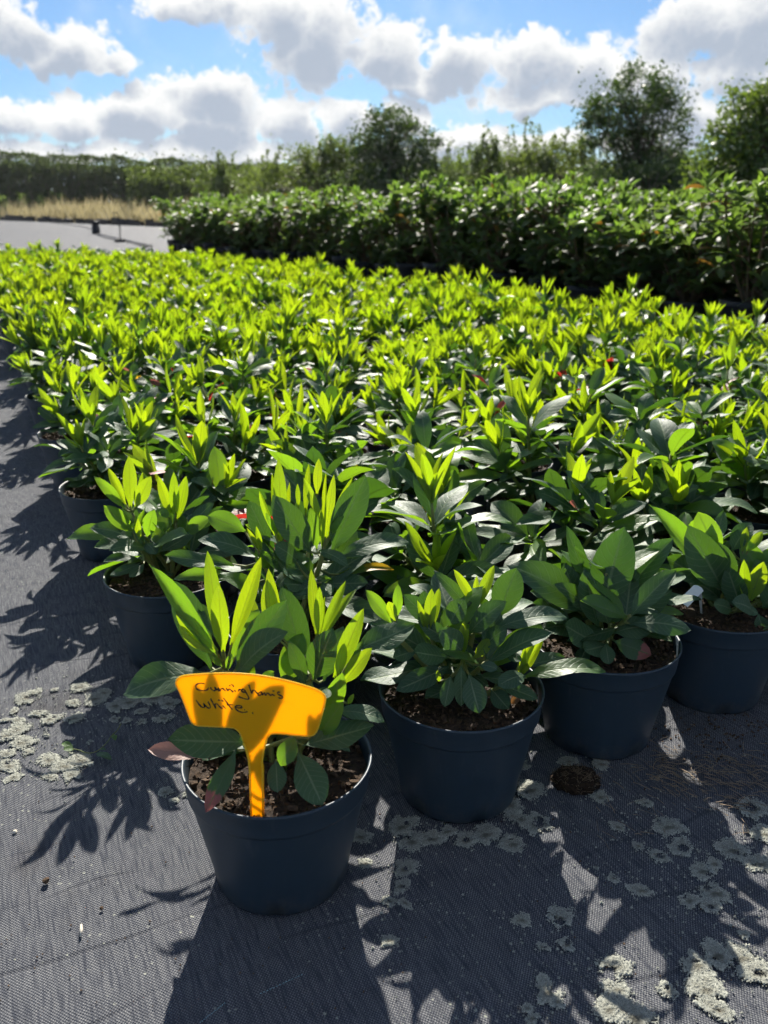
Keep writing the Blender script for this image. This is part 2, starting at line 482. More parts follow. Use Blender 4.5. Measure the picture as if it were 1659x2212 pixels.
class Geo:
    """collects quads/tris as one mesh"""

    def __init__(self):
        self.v, self.f = [], []

    def tube(self, pts, radii, sides=6, cap=True):
        pts = [Vector(p_) for p_ in pts]
        base = len(self.v)
        up = Vector((0.3, 0.2, 0.93))
        for i, p_ in enumerate(pts):
            d = (pts[min(i + 1, len(pts) - 1)] - pts[max(i - 1, 0)]).normalized()
            x = d.cross(up)
            if x.length < 1e-3: x = d.cross(Vector((1, 0, 0)))
            x.normalize(); y = d.cross(x)
            r = radii[i] if hasattr(radii, '__len__') else radii
            for k in range(sides):
                a = 2 * math.pi * k / sides
                self.v.append(p_ + x * (r * math.cos(a)) + y * (r * math.sin(a)))
        for i in range(len(pts) - 1):
            for k in range(sides):
                k2 = (k + 1) % sides
                a, b_ = base + i * sides, base + (i + 1) * sides
                self.f.append((a + k, a + k2, b_ + k2, b_ + k))
        if cap:
            self.f.append(tuple(base + k for k in reversed(range(sides))))
            e = base + (len(pts) - 1) * sides
            self.f.append(tuple(e + k for k in range(sides)))

    def lathe(self, prof, seg=32, close=False):
        base = len(self.v); n = len(prof)
        for r, z in prof:
            for k in range(seg):
                a = 2 * math.pi * k / seg
                self.v.append(Vector((r * math.cos(a), r * math.sin(a), z)))
        for i in range(n - 1):
            for k in range(seg):
                k2 = (k + 1) % seg
                self.f.append((base + i * seg + k, base + i * seg + k2, base + (i + 1) * seg + k2, base + (i + 1) * seg + k))

    def box(self, c, s, rot=None):
        base = len(self.v); c = Vector(c)
        for dx in (-1, 1):
            for dy in (-1, 1):
                for dz in (-1, 1):
                    q = Vector((dx * s[0] / 2, dy * s[1] / 2, dz * s[2] / 2))
                    if rot is not None: q = rot @ q
                    self.v.append(c + q)
        for q in ((0, 1, 3, 2), (4, 6, 7, 5), (0, 4, 5, 1), (2, 3, 7, 6), (0, 2, 6, 4), (1, 5, 7, 3)):
            self.f.append(tuple(base + i for i in q))

    def mesh(self, name, mat=None, smooth=True):
        me = bpy.data.meshes.new(name)
        me.from_pydata([tuple(v_) for v_ in self.v], [], self.f)
        if smooth:
            me.polygons.foreach_set('use_smooth', np.ones(len(me.polygons), dtype=bool))
        me.update()
        if mat: me.materials.append(mat)
        return me


# ------------------------------------------------------------------ leaves
def leaf_proto(shape, fold, curl, wave, seed, ns=9, nw=2, twist=0.0):
    """unit leaf: base (0,0,0), tip (0,1,0), half width 0.5 in x; returns verts, quads, uvs"""
    rg = random.Random(seed)
    asp = {'M': 0.40, 'N': 0.25, 'S': 0.36, 'T': 0.5}[shape]
    ph = rg.uniform(0, 6.28)
    yy, zz, th = 0.0, 0.0, -curl * 0.5
    ctr = []
    for i in range(ns + 1):
        ctr.append((yy, zz, th))
        th2 = -curl * 0.5 + curl * (i + 0.5) / ns
        yy += math.cos(th2) / ns
        zz -= math.sin(th2) / ns
    ey, ez = ctr[-1][0], ctr[-1][1]
    L = math.hypot(ey, ez); ca, sa = ey / L, ez / L
    V, U = [], []
    for i in range(ns + 1):
        s_ = i / ns
        if shape == 'M':
            w_ = 0.5 * (math.sin(math.pi * min(1, max(0, (s_ - 0.07) / 0.93)) ** 1.05) ** 0.66) if s_ > 0.07 else 0.0
            w_ = max(w_, 0.035 * (1 - s_))
        elif shape == 'S':
            w_ = 0.5 * math.sin(math.pi * s_ ** 0.95) ** 0.85
            w_ = max(w_, 0.05 * (1 - s_))
        elif shape == 'N':
            w_ = 0.5 * math.sin(math.pi * min(1, max(0.0, (s_ - 0.03) / 0.97)) ** 1.0) ** 0.72
            w_ = max(w_, 0.10 * (1 - s_))
        else:
            w_ = max(0.5 * math.sin(math.pi * s_) ** 0.8, 0.05)
        y0, z0, th0 = ctr[i]
        tw = twist * (s_ - 0.3)
        for j in range(-nw, nw + 1):
            t_ = j / nw
            x = t_ * w_
            at_ = abs(t_)
            z = fold * at_ * w_ * asp * (1 - 0.35 * at_)                     # V along the midrib, rolling back at the margin
            z += wave * math.sin(s_ * 9 + ph + (1.3 if t_ > 0 else 0)) * at_ ** 2 * asp * 0.5
            xs, z = x * math.cos(tw) - z / asp * math.sin(tw), x * asp * math.sin(tw) + z * math.cos(tw)
            Y = y0 - z * math.sin(-th0) * 0
            Z = z0 + z
            V.append((xs, (Y * ca + Z * sa) / L, (-Y * sa + Z * ca) / L))
            U.append((t_ * 0.5 + 0.5, s_))
    Fc = []
    row = 2 * nw + 1
    for i in range(ns):
        for j in range(2 * nw):
            a = i * row + j
            Fc.append((a, a + 1, a + row + 1, a + row))
    return np.array(V, dtype=np.float32), np.array(Fc, dtype=np.int32), np.array(U, dtype=np.float32)


VAR = {
    'M': [('M', 0.35, 0.55, 0.10), ('M', 0.25, 0.9, 0.14), ('M', 0.5, 0.2, 0.10), ('M', 0.15, -0.35, 0.16), ('M', 0.6, 0.7, 0.06), ('M', -0.15, 1.0, 0.12), ('M', 0.3, -0.1, 0.2), ('M', 0.45, 0.4, 0.12)],
    'N': [('N', 0.55, 0.25, 0.05), ('N', 0.9, 0.1, 0.05), ('N', 0.4, -0.35, 0.08), ('N', 1.1, -0.15, 0.04), ('N', 0.6, 0.5, 0.06), ('N', 0.35, -0.6, 0.08)],
}
HI, LO, FAR = {}, {}, {}
for k in VAR:
    HI[k] = [leaf_proto(*v_, seed=i, ns=10, nw=2, twist=(0.25 * math.sin(i * 2.1))) for i, v_ in enumerate(VAR[k])]
    LO[k] = [leaf_proto(*v_, seed=i, ns=5, nw=1, twist=(0.3 * math.sin(i * 2.1))) for i, v_ in enumerate(VAR[k])]
SH = [leaf_proto('S', f_, c_, 0.08, i, ns=4, nw=1) for i, (f_, c_) in enumerate([(0.4, 0.7), (0.3, 1.1), (0.6, 0.3), (0.1, 0.9)])]
LEAFMESH = {}


def leaf_mesh(kind, var):
    """shared mesh of an individually built leaf"""
    shape = 'N' if kind == 'N' else 'M'
    var = var % len(HI[shape])
    key = (kind, var)
    if key not in LEAFMESH:
        v_, f_, u_ = HI[shape][var]
        LEAFMESH[key] = np_mesh('leaf_' + M[kind].name, v_, f_, u_, True, M[kind])
    return LEAFMESH[key]


def leaf_matrix(base, tip, n, W):
    y = tip - base
    L = y.length
    y = y / L
    z = n - y * n.dot(y)
    if z.length < 1e-4:
        z = y.orthogonal()
    z.normalize()
    x = y.cross(z)
    return Matrix(((x.x * W, y.x * L, z.x * L, base.x), (x.y * W, y.y * L, z.y * L, base.y), (x.z * W, y.z * L, z.z * L, base.z), (0, 0, 0, 1)))


def joined(name, items, protos, mat):
    """items: list of (matrix, variant); one mesh of many leaves"""
    vs_, fs_, us_ = [], [], []
    off = 0
    for m4, k in items:
        v_, f_, u_ = protos[k % len(protos)]
        a = np.array(m4, dtype=np.float32)
        vs_.append(v_ @ a[:3, :3].T + a[:3, 3])
        fs_.append(f_ + off); us_.append(u_)
        off += len(v_)
    return np_mesh(name, np.concatenate(vs_), np.concatenate(fs_), np.concatenate(us_), True, mat)


# ------------------------------------------------------------------ the ground
RND = random.Random(11)


def graded(a, b_, lo, hi, n_in, n_out):
    xs = list(np.linspace(lo, hi, n_in))
    def spread(e, s_):
        return [s_ + (e - s_) * (i / n_out) ** 3 for i in range(1, n_out + 1)]
    return sorted(spread(a, lo)) + xs + spread(b_, hi)


earth = obj('ground', np_mesh('ground', [(-600, -60, -0.03), (600, -60, -0.03), (600, 1200, -0.03), (-600, 1200, -0.03)], [(0, 1, 2, 3)], None, False), M['earth'])
tag(earth, 'bare dry earth field reaching to the far hedges', kind='structure')

xs = graded(-40, 30, -0.75, 0.95, 110, 8)
ys = graded(-3, 56, 0.45, 1.9, 110, 10)
V, Fc = [], []
for y_ in ys:
    for x_ in xs:
        fade = max(0, 1 - max(abs(x_ - 0.1) / 1.1, abs(y_ - 1.15) / 0.9)) ** 0.5
        z_ = 0.0022 * noise.noise(Vector((x_ * 7, y_ * 7, 0))) + 0.0014 * noise.noise(Vector((x_ * 5 + y_ * 11, y_ * 22 - x_ * 9, 3)))
        # far edge of the cloth runs askew: pull the last rows onto it
        yy = y_
        if y_ > 4:
            lim = 34 + (-7.8 - x_) * (18 / 14.1)
            lim = min(max(lim, 26), 58)
            yy = 4 + (y_ - 4) * (lim - 4) / 52
        V.append((x_, yy, z_ * fade - 0.0015))
nx = len(xs)
for j in range(len(ys) - 1):
    for i in range(nx - 1):
        Fc.append((j * nx + i, j * nx + i + 1, (j + 1) * nx + i + 1, (j + 1) * nx + i))
mat_o = obj('ground_fabric', np_mesh('ground_fabric', V, Fc, None, True), M['fabric'])
tag(mat_o, 'grey woven weed control fabric spread under all the pots', kind='structure')


# ------------------------------------------------------------------ pots
RIM_R, BASE_R, POT_H, SOIL_Z = 0.105, 0.076, 0.154, 0.137


def pot_meshes(seg, name):
    g_ = Geo()
    rt = 0.0985
    prof = [(0.0, 0.006), (BASE_R - 0.012, 0.006), (BASE_R - 0.010, 0.0005), (BASE_R - 0.002, 0.0005), (BASE_R, 0.004), (BASE_R + 0.004, 0.03), (rt, 0.1205), (rt + 0.0005, 0.1235)]
    g_.lathe(prof, seg)
    # notches in the foot ring
    for v_ in g_.v:
        a = math.atan2(v_.y, v_.x)
        if v_.z < 0.003 and abs(((a * 6 / (2 * math.pi)) % 1.0) - 0.5) < 0.14:
            v_.z += 0.0045
    body = g_.mesh(name, M['pot'])
    g_ = Geo()
    prof = [(rt - 0.001, 0.1215), (rt + 0.0022, 0.1228), (rt + 0.0030, 0.127), (0.1030, POT_H - 0.006), (RIM_R, POT_H - 0.003), (RIM_R, POT_H - 0.0006), (RIM_R - 0.0012, POT_H),
            (RIM_R - 0.0030, POT_H - 0.0008), (RIM_R - 0.0040, POT_H - 0.004), (0.0975, 0.127), (0.095, 0.112)]
    g_.lathe(prof, seg)
    return body, g_.mesh(name + '_rim', M['pot'])


POT = {'hi': pot_meshes(72, 'pot_fine'), 'lo': pot_meshes(28, 'pot_plain')}


def soil_mesh(seed, hi):
    rg = random.Random(seed)
    g_ = Geo()
    rings, seg = (12, 48) if hi else (3, 18)
    g_.v.append(Vector((0, 0, SOIL_Z + 0.004)))
    for i in range(1, rings + 1):
        r = 0.0978 * i / rings
        for k in range(seg):
            a = 2 * math.pi * k / seg
            p_ = Vector((r * math.cos(a), r * math.sin(a), 0))
            z_ = SOIL_Z + 0.004 * noise.noise(Vector((p_.x * 25 + seed, p_.y * 25, 0))) + (0.0022 * noise.noise(Vector((p_.x * 120, p_.y * 120, seed))) if hi else 0) + 0.004 * (1 - i / rings)
            g_.v.append(Vector((p_.x, p_.y, z_)))
    for k in range(seg):
        g_.f.append((0, 1 + k, 1 + (k + 1) % seg))
    for i in range(rings - 1):
        for k in range(seg):
            k2 = (k + 1) % seg
            a, b_ = 1 + i * seg, 1 + (i + 1) * seg
            g_.f.append((a + k, b_ + k, b_ + k2, a + k2))
    me = g_.mesh('soil', M['soil'])
    if not hi:
        return me, None
    c = Geo()
    for _ in range(520):
        r, a = 0.096 * math.sqrt(rg.random()), rg.uniform(0, 6.283)
        s_ = rg.choice((0.0014, 0.0018, 0.0022, 0.003, 0.0042)) * rg.uniform(0.8, 1.3)
        ro = Matrix.Rotation(rg.uniform(0, 6), 3, Vector((rg.random(), rg.random(), rg.random() + .1)).normalized())
        sz_ = (s_ * rg.uniform(.7, 2.4), s_, s_ * rg.uniform(.6, 1.1))
        c.box((r * math.cos(a), r * math.sin(a), SOIL_Z + 0.003 + s_ * 0.2), sz_, ro)
    for _ in range(70):                       # fibres of peat
        r, a = 0.09 * math.sqrt(rg.random()), rg.uniform(0, 6.283)
        p0 = Vector((r * math.cos(a), r * math.sin(a), SOIL_Z + 0.006))
        d = Vector((rg.uniform(-1, 1), rg.uniform(-1, 1), rg.uniform(-.1, .3))).normalized() * rg.uniform(.008, .02)
        c.tube([p0, p0 + d * .5 + Vector((0, 0, .002)), p0 + d], 0.0004, 3, False)
    cm = c.mesh('soil_crumbs', M['crumb'], False)
    return me, cm


SOIL_HI = [soil_mesh(s_, True) for s_ in (1, 2, 3)]
SOIL_LO = soil_mesh(5, False)[0]


def new_pot(root, hi, seed=0):
    body, rim = POT['hi' if hi else 'lo']
    p_ = obj('pot', body, None, root)
    p_.rotation_euler.z = seed * 1.3
    obj('rim', rim, None, p_)
    if hi:
        sm, cm = SOIL_HI[seed % 3]
        s_ = obj('soil', sm, None, root); s_.rotation_euler.z = seed * 2.1
        tag(obj('soil_crumbs', cm, None, s_), kind='stuff')
    else:
        obj('soil', SOIL_LO, None, root)
    return p_


# ------------------------------------------------------------------ plants leaf by leaf
def bend(p0, p1, k, n=5, side=Vector((0, 0, 1))):
    pts = []
    for i in range(n + 1):
        t_ = i / n
        pts.append(p0.lerp(p1, t_) + side * (k * math.sin(math.pi * t_)))
    return pts


def gen_plant(rg, new=0.75, big=1.0, shoots=None, spread=1.0, tall=1.0, slim=1.0, lush=0):
    """returns list of shoots: (stem polyline, radii, [leaf tuples (base, tip, normal, W, kind, var)])"""
    out_ = []
    ns = shoots or rg.choice((4, 5, 5, 6))
    phi0 = rg.uniform(0, 6.283)
    for s_ in range(ns):
        phi = phi0 + s_ * 2 * math.pi / max(1, ns - 1) + rg.uniform(-.35, .35)
        lean = (0.12 if s_ == 0 else rg.uniform(0.55, 0.95)) * spread
        Ls = rg.uniform(0.055, 0.095) * (1.35 if s_ == 0 else 1.0) * tall
        b0 = Vector((rg.uniform(-.008, .008), rg.uniform(-.008, .008), SOIL_Z - 0.004))
        ax = Vector((math.cos(phi) * math.sin(lean), math.sin(phi) * math.sin(lean), math.cos(lean)))
        tip = b0 + ax * Ls + Vector((0, 0, .02 * tall))
        axis = (ax + Vector((0, 0, 0.9))).normalized()
        lv = []
        e1 = axis.orthogonal().normalized(); e2 = axis.cross(e1)
        # mature whorl
        nm = rg.choice((7, 8, 9)) - (2 if lush > 1 else 0)
        a0 = rg.uniform(0, 6.28)
        for k in range(nm):
            a = a0 + k * 2.4 + rg.uniform(-.2, .2)
            up = k / nm
            ang = R(rg.uniform(66, 92) - 34 * up)
            d = (axis * math.cos(ang) + (e1 * math.cos(a) + e2 * math.sin(a)) * math.sin(ang)).normalized()
            d = (d + Vector((0, 0, rg.uniform(-.16, .06)))).normalized()
            L = rg.uniform(0.074, 0.110) * big * (0.88 if up > .7 else 1.0)
            base = tip - axis * (0.026 * (1 - up)) + d * 0.002
            n_ = (axis - d * axis.dot(d)).normalized() + Vector((rg.uniform(-.3, .3), rg.uniform(-.3, .3), 0))
            kind = 'M' if rg.random() < 0.72 else 'L'
            q = rg.random()
            if q < 0.010: kind = 'T'
            elif q < 0.016: kind = 'D'
            elif q < 0.022: kind = 'Y'
            lv.append((base, base + d * L, n_, L * rg.uniform(.33, .43), kind, rg.randrange(8)))
        # older leaves lower down, drooping over the pot
        for k in range(rg.choice((3, 4, 5))):
            a = rg.uniform(0, 6.28)
            d = Vector((math.cos(a), math.sin(a), rg.uniform(-.25, .12))).normalized()
            L = rg.uniform(.06, .085) * big
            base = b0.lerp(tip, rg.uniform(.35, .7))
            lv.append((base, base + d * L, Vector((0, 0, 1)), L * rg.uniform(.38, .46), 'M', rg.randrange(8)))
        stem = bend(b0, tip, 0.004, 4)
        rad = [0.0042, 0.0038, 0.0034, 0.0031, 0.0028]
        if rg.random() < new:
            nl = rg.uniform(.015, .045)
            top = tip + axis * nl
            stem.append(top); rad.append(0.0022)
            nn = rg.choice((5, 6, 6, 7, 8)) + lush
            a0 = rg.uniform(0, 6.28)
            for k in range(nn):
                a = a0 + k * 2.4
                up = k / nn
                ang = R(rg.uniform(18, 34) * (1 - .55 * up) + 3)
                d = (axis * math.cos(ang) + (e1 * math.cos(a) + e2 * math.sin(a)) * math.sin(ang)).normalized()
                L = rg.uniform(.066, .112) * (1 - .35 * up) * (0.6 + 0.4 * big)
                base = top - axis * (.012 * (1 - up))
                n_ = axis - d * axis.dot(d)
                lv.append((base, base + d * L, n_, L * rg.uniform(.19, .28) * slim, 'N', rg.randrange(6)))
        out_.append((stem, rad, lv))
    return out_


def build_leafy(root, shoots, seed=0):
    """each leaf is an object: root > shoot > leaf"""
    for stem, rad, lv in shoots:
        g_ = Geo()
        g_.tube(stem, rad, 6)
        for (bs, tp, n_, W, kind, var) in lv:           # short petioles tie leaves to the stem
            best = min(((stem[i].lerp(stem[i + 1], u)) for i in range(len(stem) - 1) for u in (0, .25, .5, .75, 1)), key=lambda q: (q - bs).length)
            dist = (bs - best).length
            if dist > 0.003:
                g_.tube([best, best.lerp(bs, .6) + Vector((0, 0, -.1 * dist)), bs + (tp - bs) * .03], [0.0021, 0.0017, 0.0012], 5, False)
        sh = obj('shoot', g_.mesh('shoot', M['stem']), None, root)
        for (bs, tp, n_, W, kind, var) in lv:
            lo = obj('leaf', leaf_mesh(kind, var), None, sh)
            lo.matrix_basis = leaf_matrix(bs, tp, n_, W)


# ---- plants traced from the photograph: leaf base, leaf tip, width in zoom pixels
Z1 = zoomed(250, 1300, 1.952)
Z2 = zoomed(850, 1250, 1.5505)
Z3 = zoomed(0, 900, 2.37)
Z6 = zoomed(400, 1000, 2.37)

HERO = {}
# (bx, by, tx, ty, width, kind, k (1 faces the viewer, 0 faces the sky), dy base, dy tip, variant)
HERO['label'] = dict(z=Z1, sc=1.952, pos=(-0.118, 0.818), shoots=[(610, 720, .0), (1050, 700, .01), (1160, 790, -.01), (880, 800, .03), (940, 1060, -.02)], leaves=[
    (575, 690, 238, 215, 88, 'L', .7, .0, -.01, 2), (590, 610, 524, 148, 78, 'N', .9, .01, .03, 0), (602, 640, 578, 308, 88, 'N', .95, -.005, -.015, 4), (640, 610, 787, 178, 80, 'N', .8, .0, .02, 3),
    (572, 640, 368, 440, 82, 'N', .75, -.005, -.025, 0), (560, 655, 383, 513, 50, 'N', .5, -.01, -.03, 4), (596, 720, 527, 645, 34, 'L', .8, -.01, -.02, 1), (620, 735, 642, 655, 38, 'L', .9, -.01, -.015, 1),
    (605, 620, 480, 400, 60, 'M', .9, .02, .04, 2), (680, 760, 718, 690, 34, 'L', .9, .0, -.01, 3),
    (1055, 560, 1030, 238, 54, 'N', .9, .0, .01, 1), (1065, 560, 1072, 325, 50, 'N', .9, -.01, -.01, 3), (1075, 560, 1097, 370, 22, 'N', .9, .0, .01, 1), (1075, 570, 1200, 297, 50, 'N', .7, .0, .02, 1), (1085, 580, 1252, 336, 46, 'N', .5, .0, .03, 4),
    (870, 560, 822, 236, 66, 'N', .95, .03, .04, 0), (845, 560, 815, 290, 84, 'N', .95, .02, .03, 3), (750, 560, 735, 370, 70, 'N', .9, .03, .05, 1),
    (1145, 770, 1288, 430, 90, 'N', .9, -.01, .0, 0), (1160, 760, 1192, 600, 56, 'N', .9, -.02, -.02, 2), (1190, 795, 1328, 622, 82, 'N', .85, -.02, -.03, 4), (1180, 790, 1288, 583, 44, 'L', .8, .0, .01, 1),
    (660, 740, 912, 388, 150, 'M', .75, -.01, -.02, 2), (675, 750, 916, 545, 130, 'M', .5, -.015, -.04, 4), (545, 730, 365, 297, 150, 'M', .95, .02, .05, 0), (640, 690, 775, 435, 120, 'L', .95, .02, .03, 7),
    (1010, 740, 884, 320, 140, 'M', .95, .03, .05, 2), (1000, 790, 922, 592, 80, 'M', .6, -.01, -.03, 1), (1045, 780, 1137, 528, 150, 'M', .8, -.01, -.025, 4), (1090, 790, 1188, 518, 110, 'M', .95, .03, .05, 7), (960, 780, 905, 640, 100, 'L', .9, .01, .01, 3), (880, 790, 990, 552, 120, 'L', .8, .01, .03, 0),
    (530, 755, 112, 852, 150, 'M', .42, .0, -.02, 1), (485, 748, 402, 733, 40, 'M', .5, .0, -.01, 5), (720, 800, 740, 700, 60, 'L', .9, .0, .01, 1), (780, 790, 850, 740, 60, 'L', .9, .01, .01, 6),
    (730, 1085, 328, 1072, 160, 'M', .62, -.03, -.065, 6), (500, 1160, 234, 1122, 84, 'R', .6, -.02, -.02, 0), (668, 1115, 514, 1428, 92, 'T', .8, -.05, -.098, 3),
    (858, 1170, 866, 1332, 118, 'M', .95, -.05, -.07, 6), (965, 1130, 1085, 1392, 160, 'M', .85, -.04, -.085, 3), (985, 1100, 1338, 1005, 130, 'M', .55, -.03, -.03, 6), (1150, 935, 1389, 982, 84, 'M', .35, -.01, -.02, 1),
    (1070, 1055, 1190, 885, 100, 'L', .8, -.02, -.03, 0), (955, 1055, 882, 1202, 130, 'L', .75, -.05, -.07, 4), (1110, 965, 1182, 742, 96, 'L', .85, -.01, -.015, 2), (1060, 850, 1128, 862, 80, 'M', .5, -.02, -.035, 5),
    (1235, 640, 1536, 512, 130, 'M', .5, .01, .03, 6), (1210, 900, 1238, 850, 40, 'N', .8, .0, .0, 4)])
HERO['second'] = dict(z=Z2, sc=1.5505, pos=(0.098, 0.968), shoots=[(350, 520, .01), (475, 610, -.02), (530, 430, .03), (690, 690, -.03), (200, 500, .0), (560, 600, 0)], leaves=[
    (340, 520, 300, 388, 26, 'N', .8, .0, .0, 1), (345, 505, 356, 343, 48, 'N', .9, .0, .01, 0), (352, 505, 386, 338, 38, 'N', .9, .0, .02, 3), (470, 610, 482, 468, 44, 'N', .9, -.02, -.02, 3), (465, 600, 500, 500, 24, 'N', .9, -.02, -.02, 1),
    (525, 410, 440, 268, 38, 'N', .8, .03, .03, 0), (525, 415, 531, 292, 26, 'N', .9, .03, .04, 1), (532, 415, 598, 252, 46, 'N', .9, .03, .05, 3), (520, 615, 578, 538, 56, 'N', .7, -.01, -.02, 4), (690, 690, 788, 533, 42, 'N', .8, -.02, -.02, 1), (690, 690, 752, 508, 34, 'N', .8, -.02, -.01, 3), (695, 680, 720, 560, 22, 'N', .8, -.02, -.02, 1),
    (200, 480, 98, 348, 56, 'L', .8, .0, .0, 2), (215, 470, 188, 394, 66, 'N', .9, -.005, -.01, 4), (225, 450, 225, 325, 40, 'L', .9, .01, .01, 1),
    (375, 490, 245, 366, 76, 'M', .8, .01, .02, 0), (330, 470, 325, 350, 60, 'M', .9, .02, .03, 2), (420, 490, 484, 382, 84, 'M', .8, -.01, -.01, 7), (520, 450, 362, 272, 48, 'M', .7, .03, .04, 1), (610, 460, 684, 262, 118, 'M', .95, .03, .04, 2), (500, 520, 643, 393, 86, 'M', .6, .0, -.01, 1),
    (420, 610, 284, 588, 84, 'M', .6, -.02, -.04, 6), (475, 590, 383, 497, 90, 'M', .8, -.02, -.03, 4), (560, 570, 650, 498, 92, 'M', .6, -.01, -.02, 5), (430, 640, 216, 737, 84, 'M', .65, -.02, -.05, 3), (430, 680, 405, 803, 58, 'M', .9, -.04, -.06, 6), (500, 675, 541, 827, 116, 'M', .85, -.05, -.08, 3),
    (585, 730, 655, 812, 84, 'M', .8, -.02, -.05, 6), (600, 710, 767, 772, 56, 'M', .5, -.02, -.03, 2), (600, 500, 880, 455, 78, 'M', .35, .0, .01, 1), (715, 690, 1030, 663, 70, 'L', .35, -.03, -.04, 1), (690, 640, 776, 476, 100, 'M', .95, .01, .02, 7), (720, 680, 612, 722, 74, 'M', .5, -.04, -.06, 5), (640, 600, 706, 624, 54, 'M', .5, -.02, -.03, 0),
    (300, 580, 205, 612, 70, 'M', .6, .0, -.01, 6), (540, 640, 612, 657, 46, 'M', .5, -.04, -.05, 5), (385, 705, 378, 660, 26, 'N', .9, -.04, -.04, 1), (720, 640, 870, 610, 70, 'M', .5, -.01, .0, 6), (440, 560, 300, 470, 70, 'M', .7, .0, .0, 2), (560, 520, 610, 420, 60, 'M', .8, .02, .03, 7), (660, 790, 700, 762, 46, 'B', .7, -.03, -.03, 4), (470, 640, 470, 800, 60, 'M', .8, -.04, -.06, 6)])
HERO['third'] = dict(z=Z2, sc=1.5505, pos=(0.312, 1.100), shoots=[(1010, 460, .0), (1050, 480, -.02), (950, 450, .01), (1080, 430, .02)], leaves=[
    (1010, 450, 1102, 103, 158, 'M', .95, .0, .02, 2), (960, 450, 648, 252, 118, 'M', .55, .0, .0, 1), (1060, 410, 1293, 148, 92, 'M', .5, .01, .04, 2), (985, 420, 876, 96, 66, 'M', .7, .03, .05, 2), (1000, 490, 948, 266, 90, 'M', .9, -.01, -.02, 4), (930, 420, 868, 246, 84, 'M', .9, .02, .03, 7), (890, 390, 736, 355, 66, 'M', .5, .01, .01, 0), (905, 480, 745, 400, 66, 'M', .45, .0, -.02, 6),
    (960, 440, 832, 326, 60, 'M', .5, .0, -.02, 1), (1000, 560, 866, 482, 96, 'M', .7, -.03, -.06, 6), (1040, 560, 948, 582, 84, 'M', .7, -.04, -.07, 3), (1030, 555, 1042, 637, 78, 'M', .9, -.05, -.08, 3), (1060, 545, 1207, 602, 84, 'T', .75, -.04, -.06, 6), (1080, 470, 1287, 352, 100, 'M', .55, .0, .01, 6), (1090, 480, 1332, 440, 50, 'L', .4, .0, .01, 1), (1060, 515, 1218, 490, 86, 'M', .6, -.03, -.04, 5),
    (1065, 430, 1202, 330, 66, 'M', .6, .01, .01, 0), (1055, 440, 1182, 262, 60, 'M', .8, .02, .03, 4), (1045, 475, 1092, 400, 66, 'M', .8, -.02, -.03, 4), (1060, 420, 1250, 268, 36, 'L', .5, .03, .04, 1), (1040, 480, 1005, 396, 60, 'M', .8, -.02, -.03, 5), (960, 560, 925, 640, 70, 'M', .8, -.03, -.05, 6), (1200, 505, 1256, 478, 60, 'D', .7, .02, .02, 4), (930, 500, 780, 500, 80, 'M', .5, .0, -.02, 1),
    (1050, 400, 1120, 240, 70, 'M', .8, .02, .04, 2), (1060, 480, 1075, 400, 20, 'N', .9, -.02, -.02, 1), (900, 340, 870, 200, 50, 'M', .7, .03, .05, 3)])
HERO['tagged'] = dict(z=Z2, sc=1.5505, pos=(0.518, 1.215), shoots=[(1490, 350, .0), (1580, 390, -.03), (1560, 240, .02), (1680, 380, .0), (1720, 400, .02)], leaves=[
    (1480, 340, 1198, 18, 76, 'L', .7, .0, .01, 2), (1485, 350, 1350, 98, 136, 'M', .9, -.01, -.02, 4), (1470, 220, 1388, 45, 92, 'L', .95, .02, .03, 5), (1505, 340, 1472, 165, 84, 'M', .9, -.01, -.02, 7), (1520, 200, 1594, 88, 74, 'M', .5, .03, .04, 1), (1450, 330, 1262, 222, 86, 'M', .6, .0, .0, 6), (1490, 400, 1340, 300, 70, 'M', .6, .0, .02, 1), (1520, 430, 1446, 402, 74, 'M', .7, -.04, -.05, 5), (1560, 430, 1500, 255, 86, 'M', .9, -.02, -.03, 2),
    (1550, 420, 1622, 442, 60, 'M', .5, -.05, -.06, 5), (1570, 390, 1566, 230, 40, 'N', .9, -.03, -.03, 1), (1590, 390, 1643, 238, 64, 'N', .9, -.03, -.03, 0), (1560, 200, 1578, 105, 30, 'N', .9, .02, .03, 1), (1580, 200, 1638, 122, 44, 'N', .8, .02, .03, 3), (1600, 430, 1520, 396, 70, 'M', .6, -.05, -.07, 4), (1600, 350, 1700, 180, 90, 'L', .8, .0, .02, 0), (1640, 420, 1720, 300, 90, 'M', .8, -.02, -.03, 2), (1650, 420, 1820, 380, 90, 'M', .5, .0, .0, 1),
    (1640, 330, 1560, 150, 80, 'L', .8, .01, .03, 7), (1680, 380, 1690, 150, 60, 'N', .9, .0, .02, 0), (1690, 380, 1740, 180, 60, 'N', .9, .0, .02, 3), (1700, 400, 1860, 250, 100, 'M', .6, .0, .02, 6), (1700, 420, 1790, 500, 90, 'M', .6, -.02, -.05, 1), (1620, 440, 1650, 530, 80, 'M', .8, -.05, -.07, 6), (1440, 300, 1390, 230, 60, 'M', .8, .02, .02, 4)])
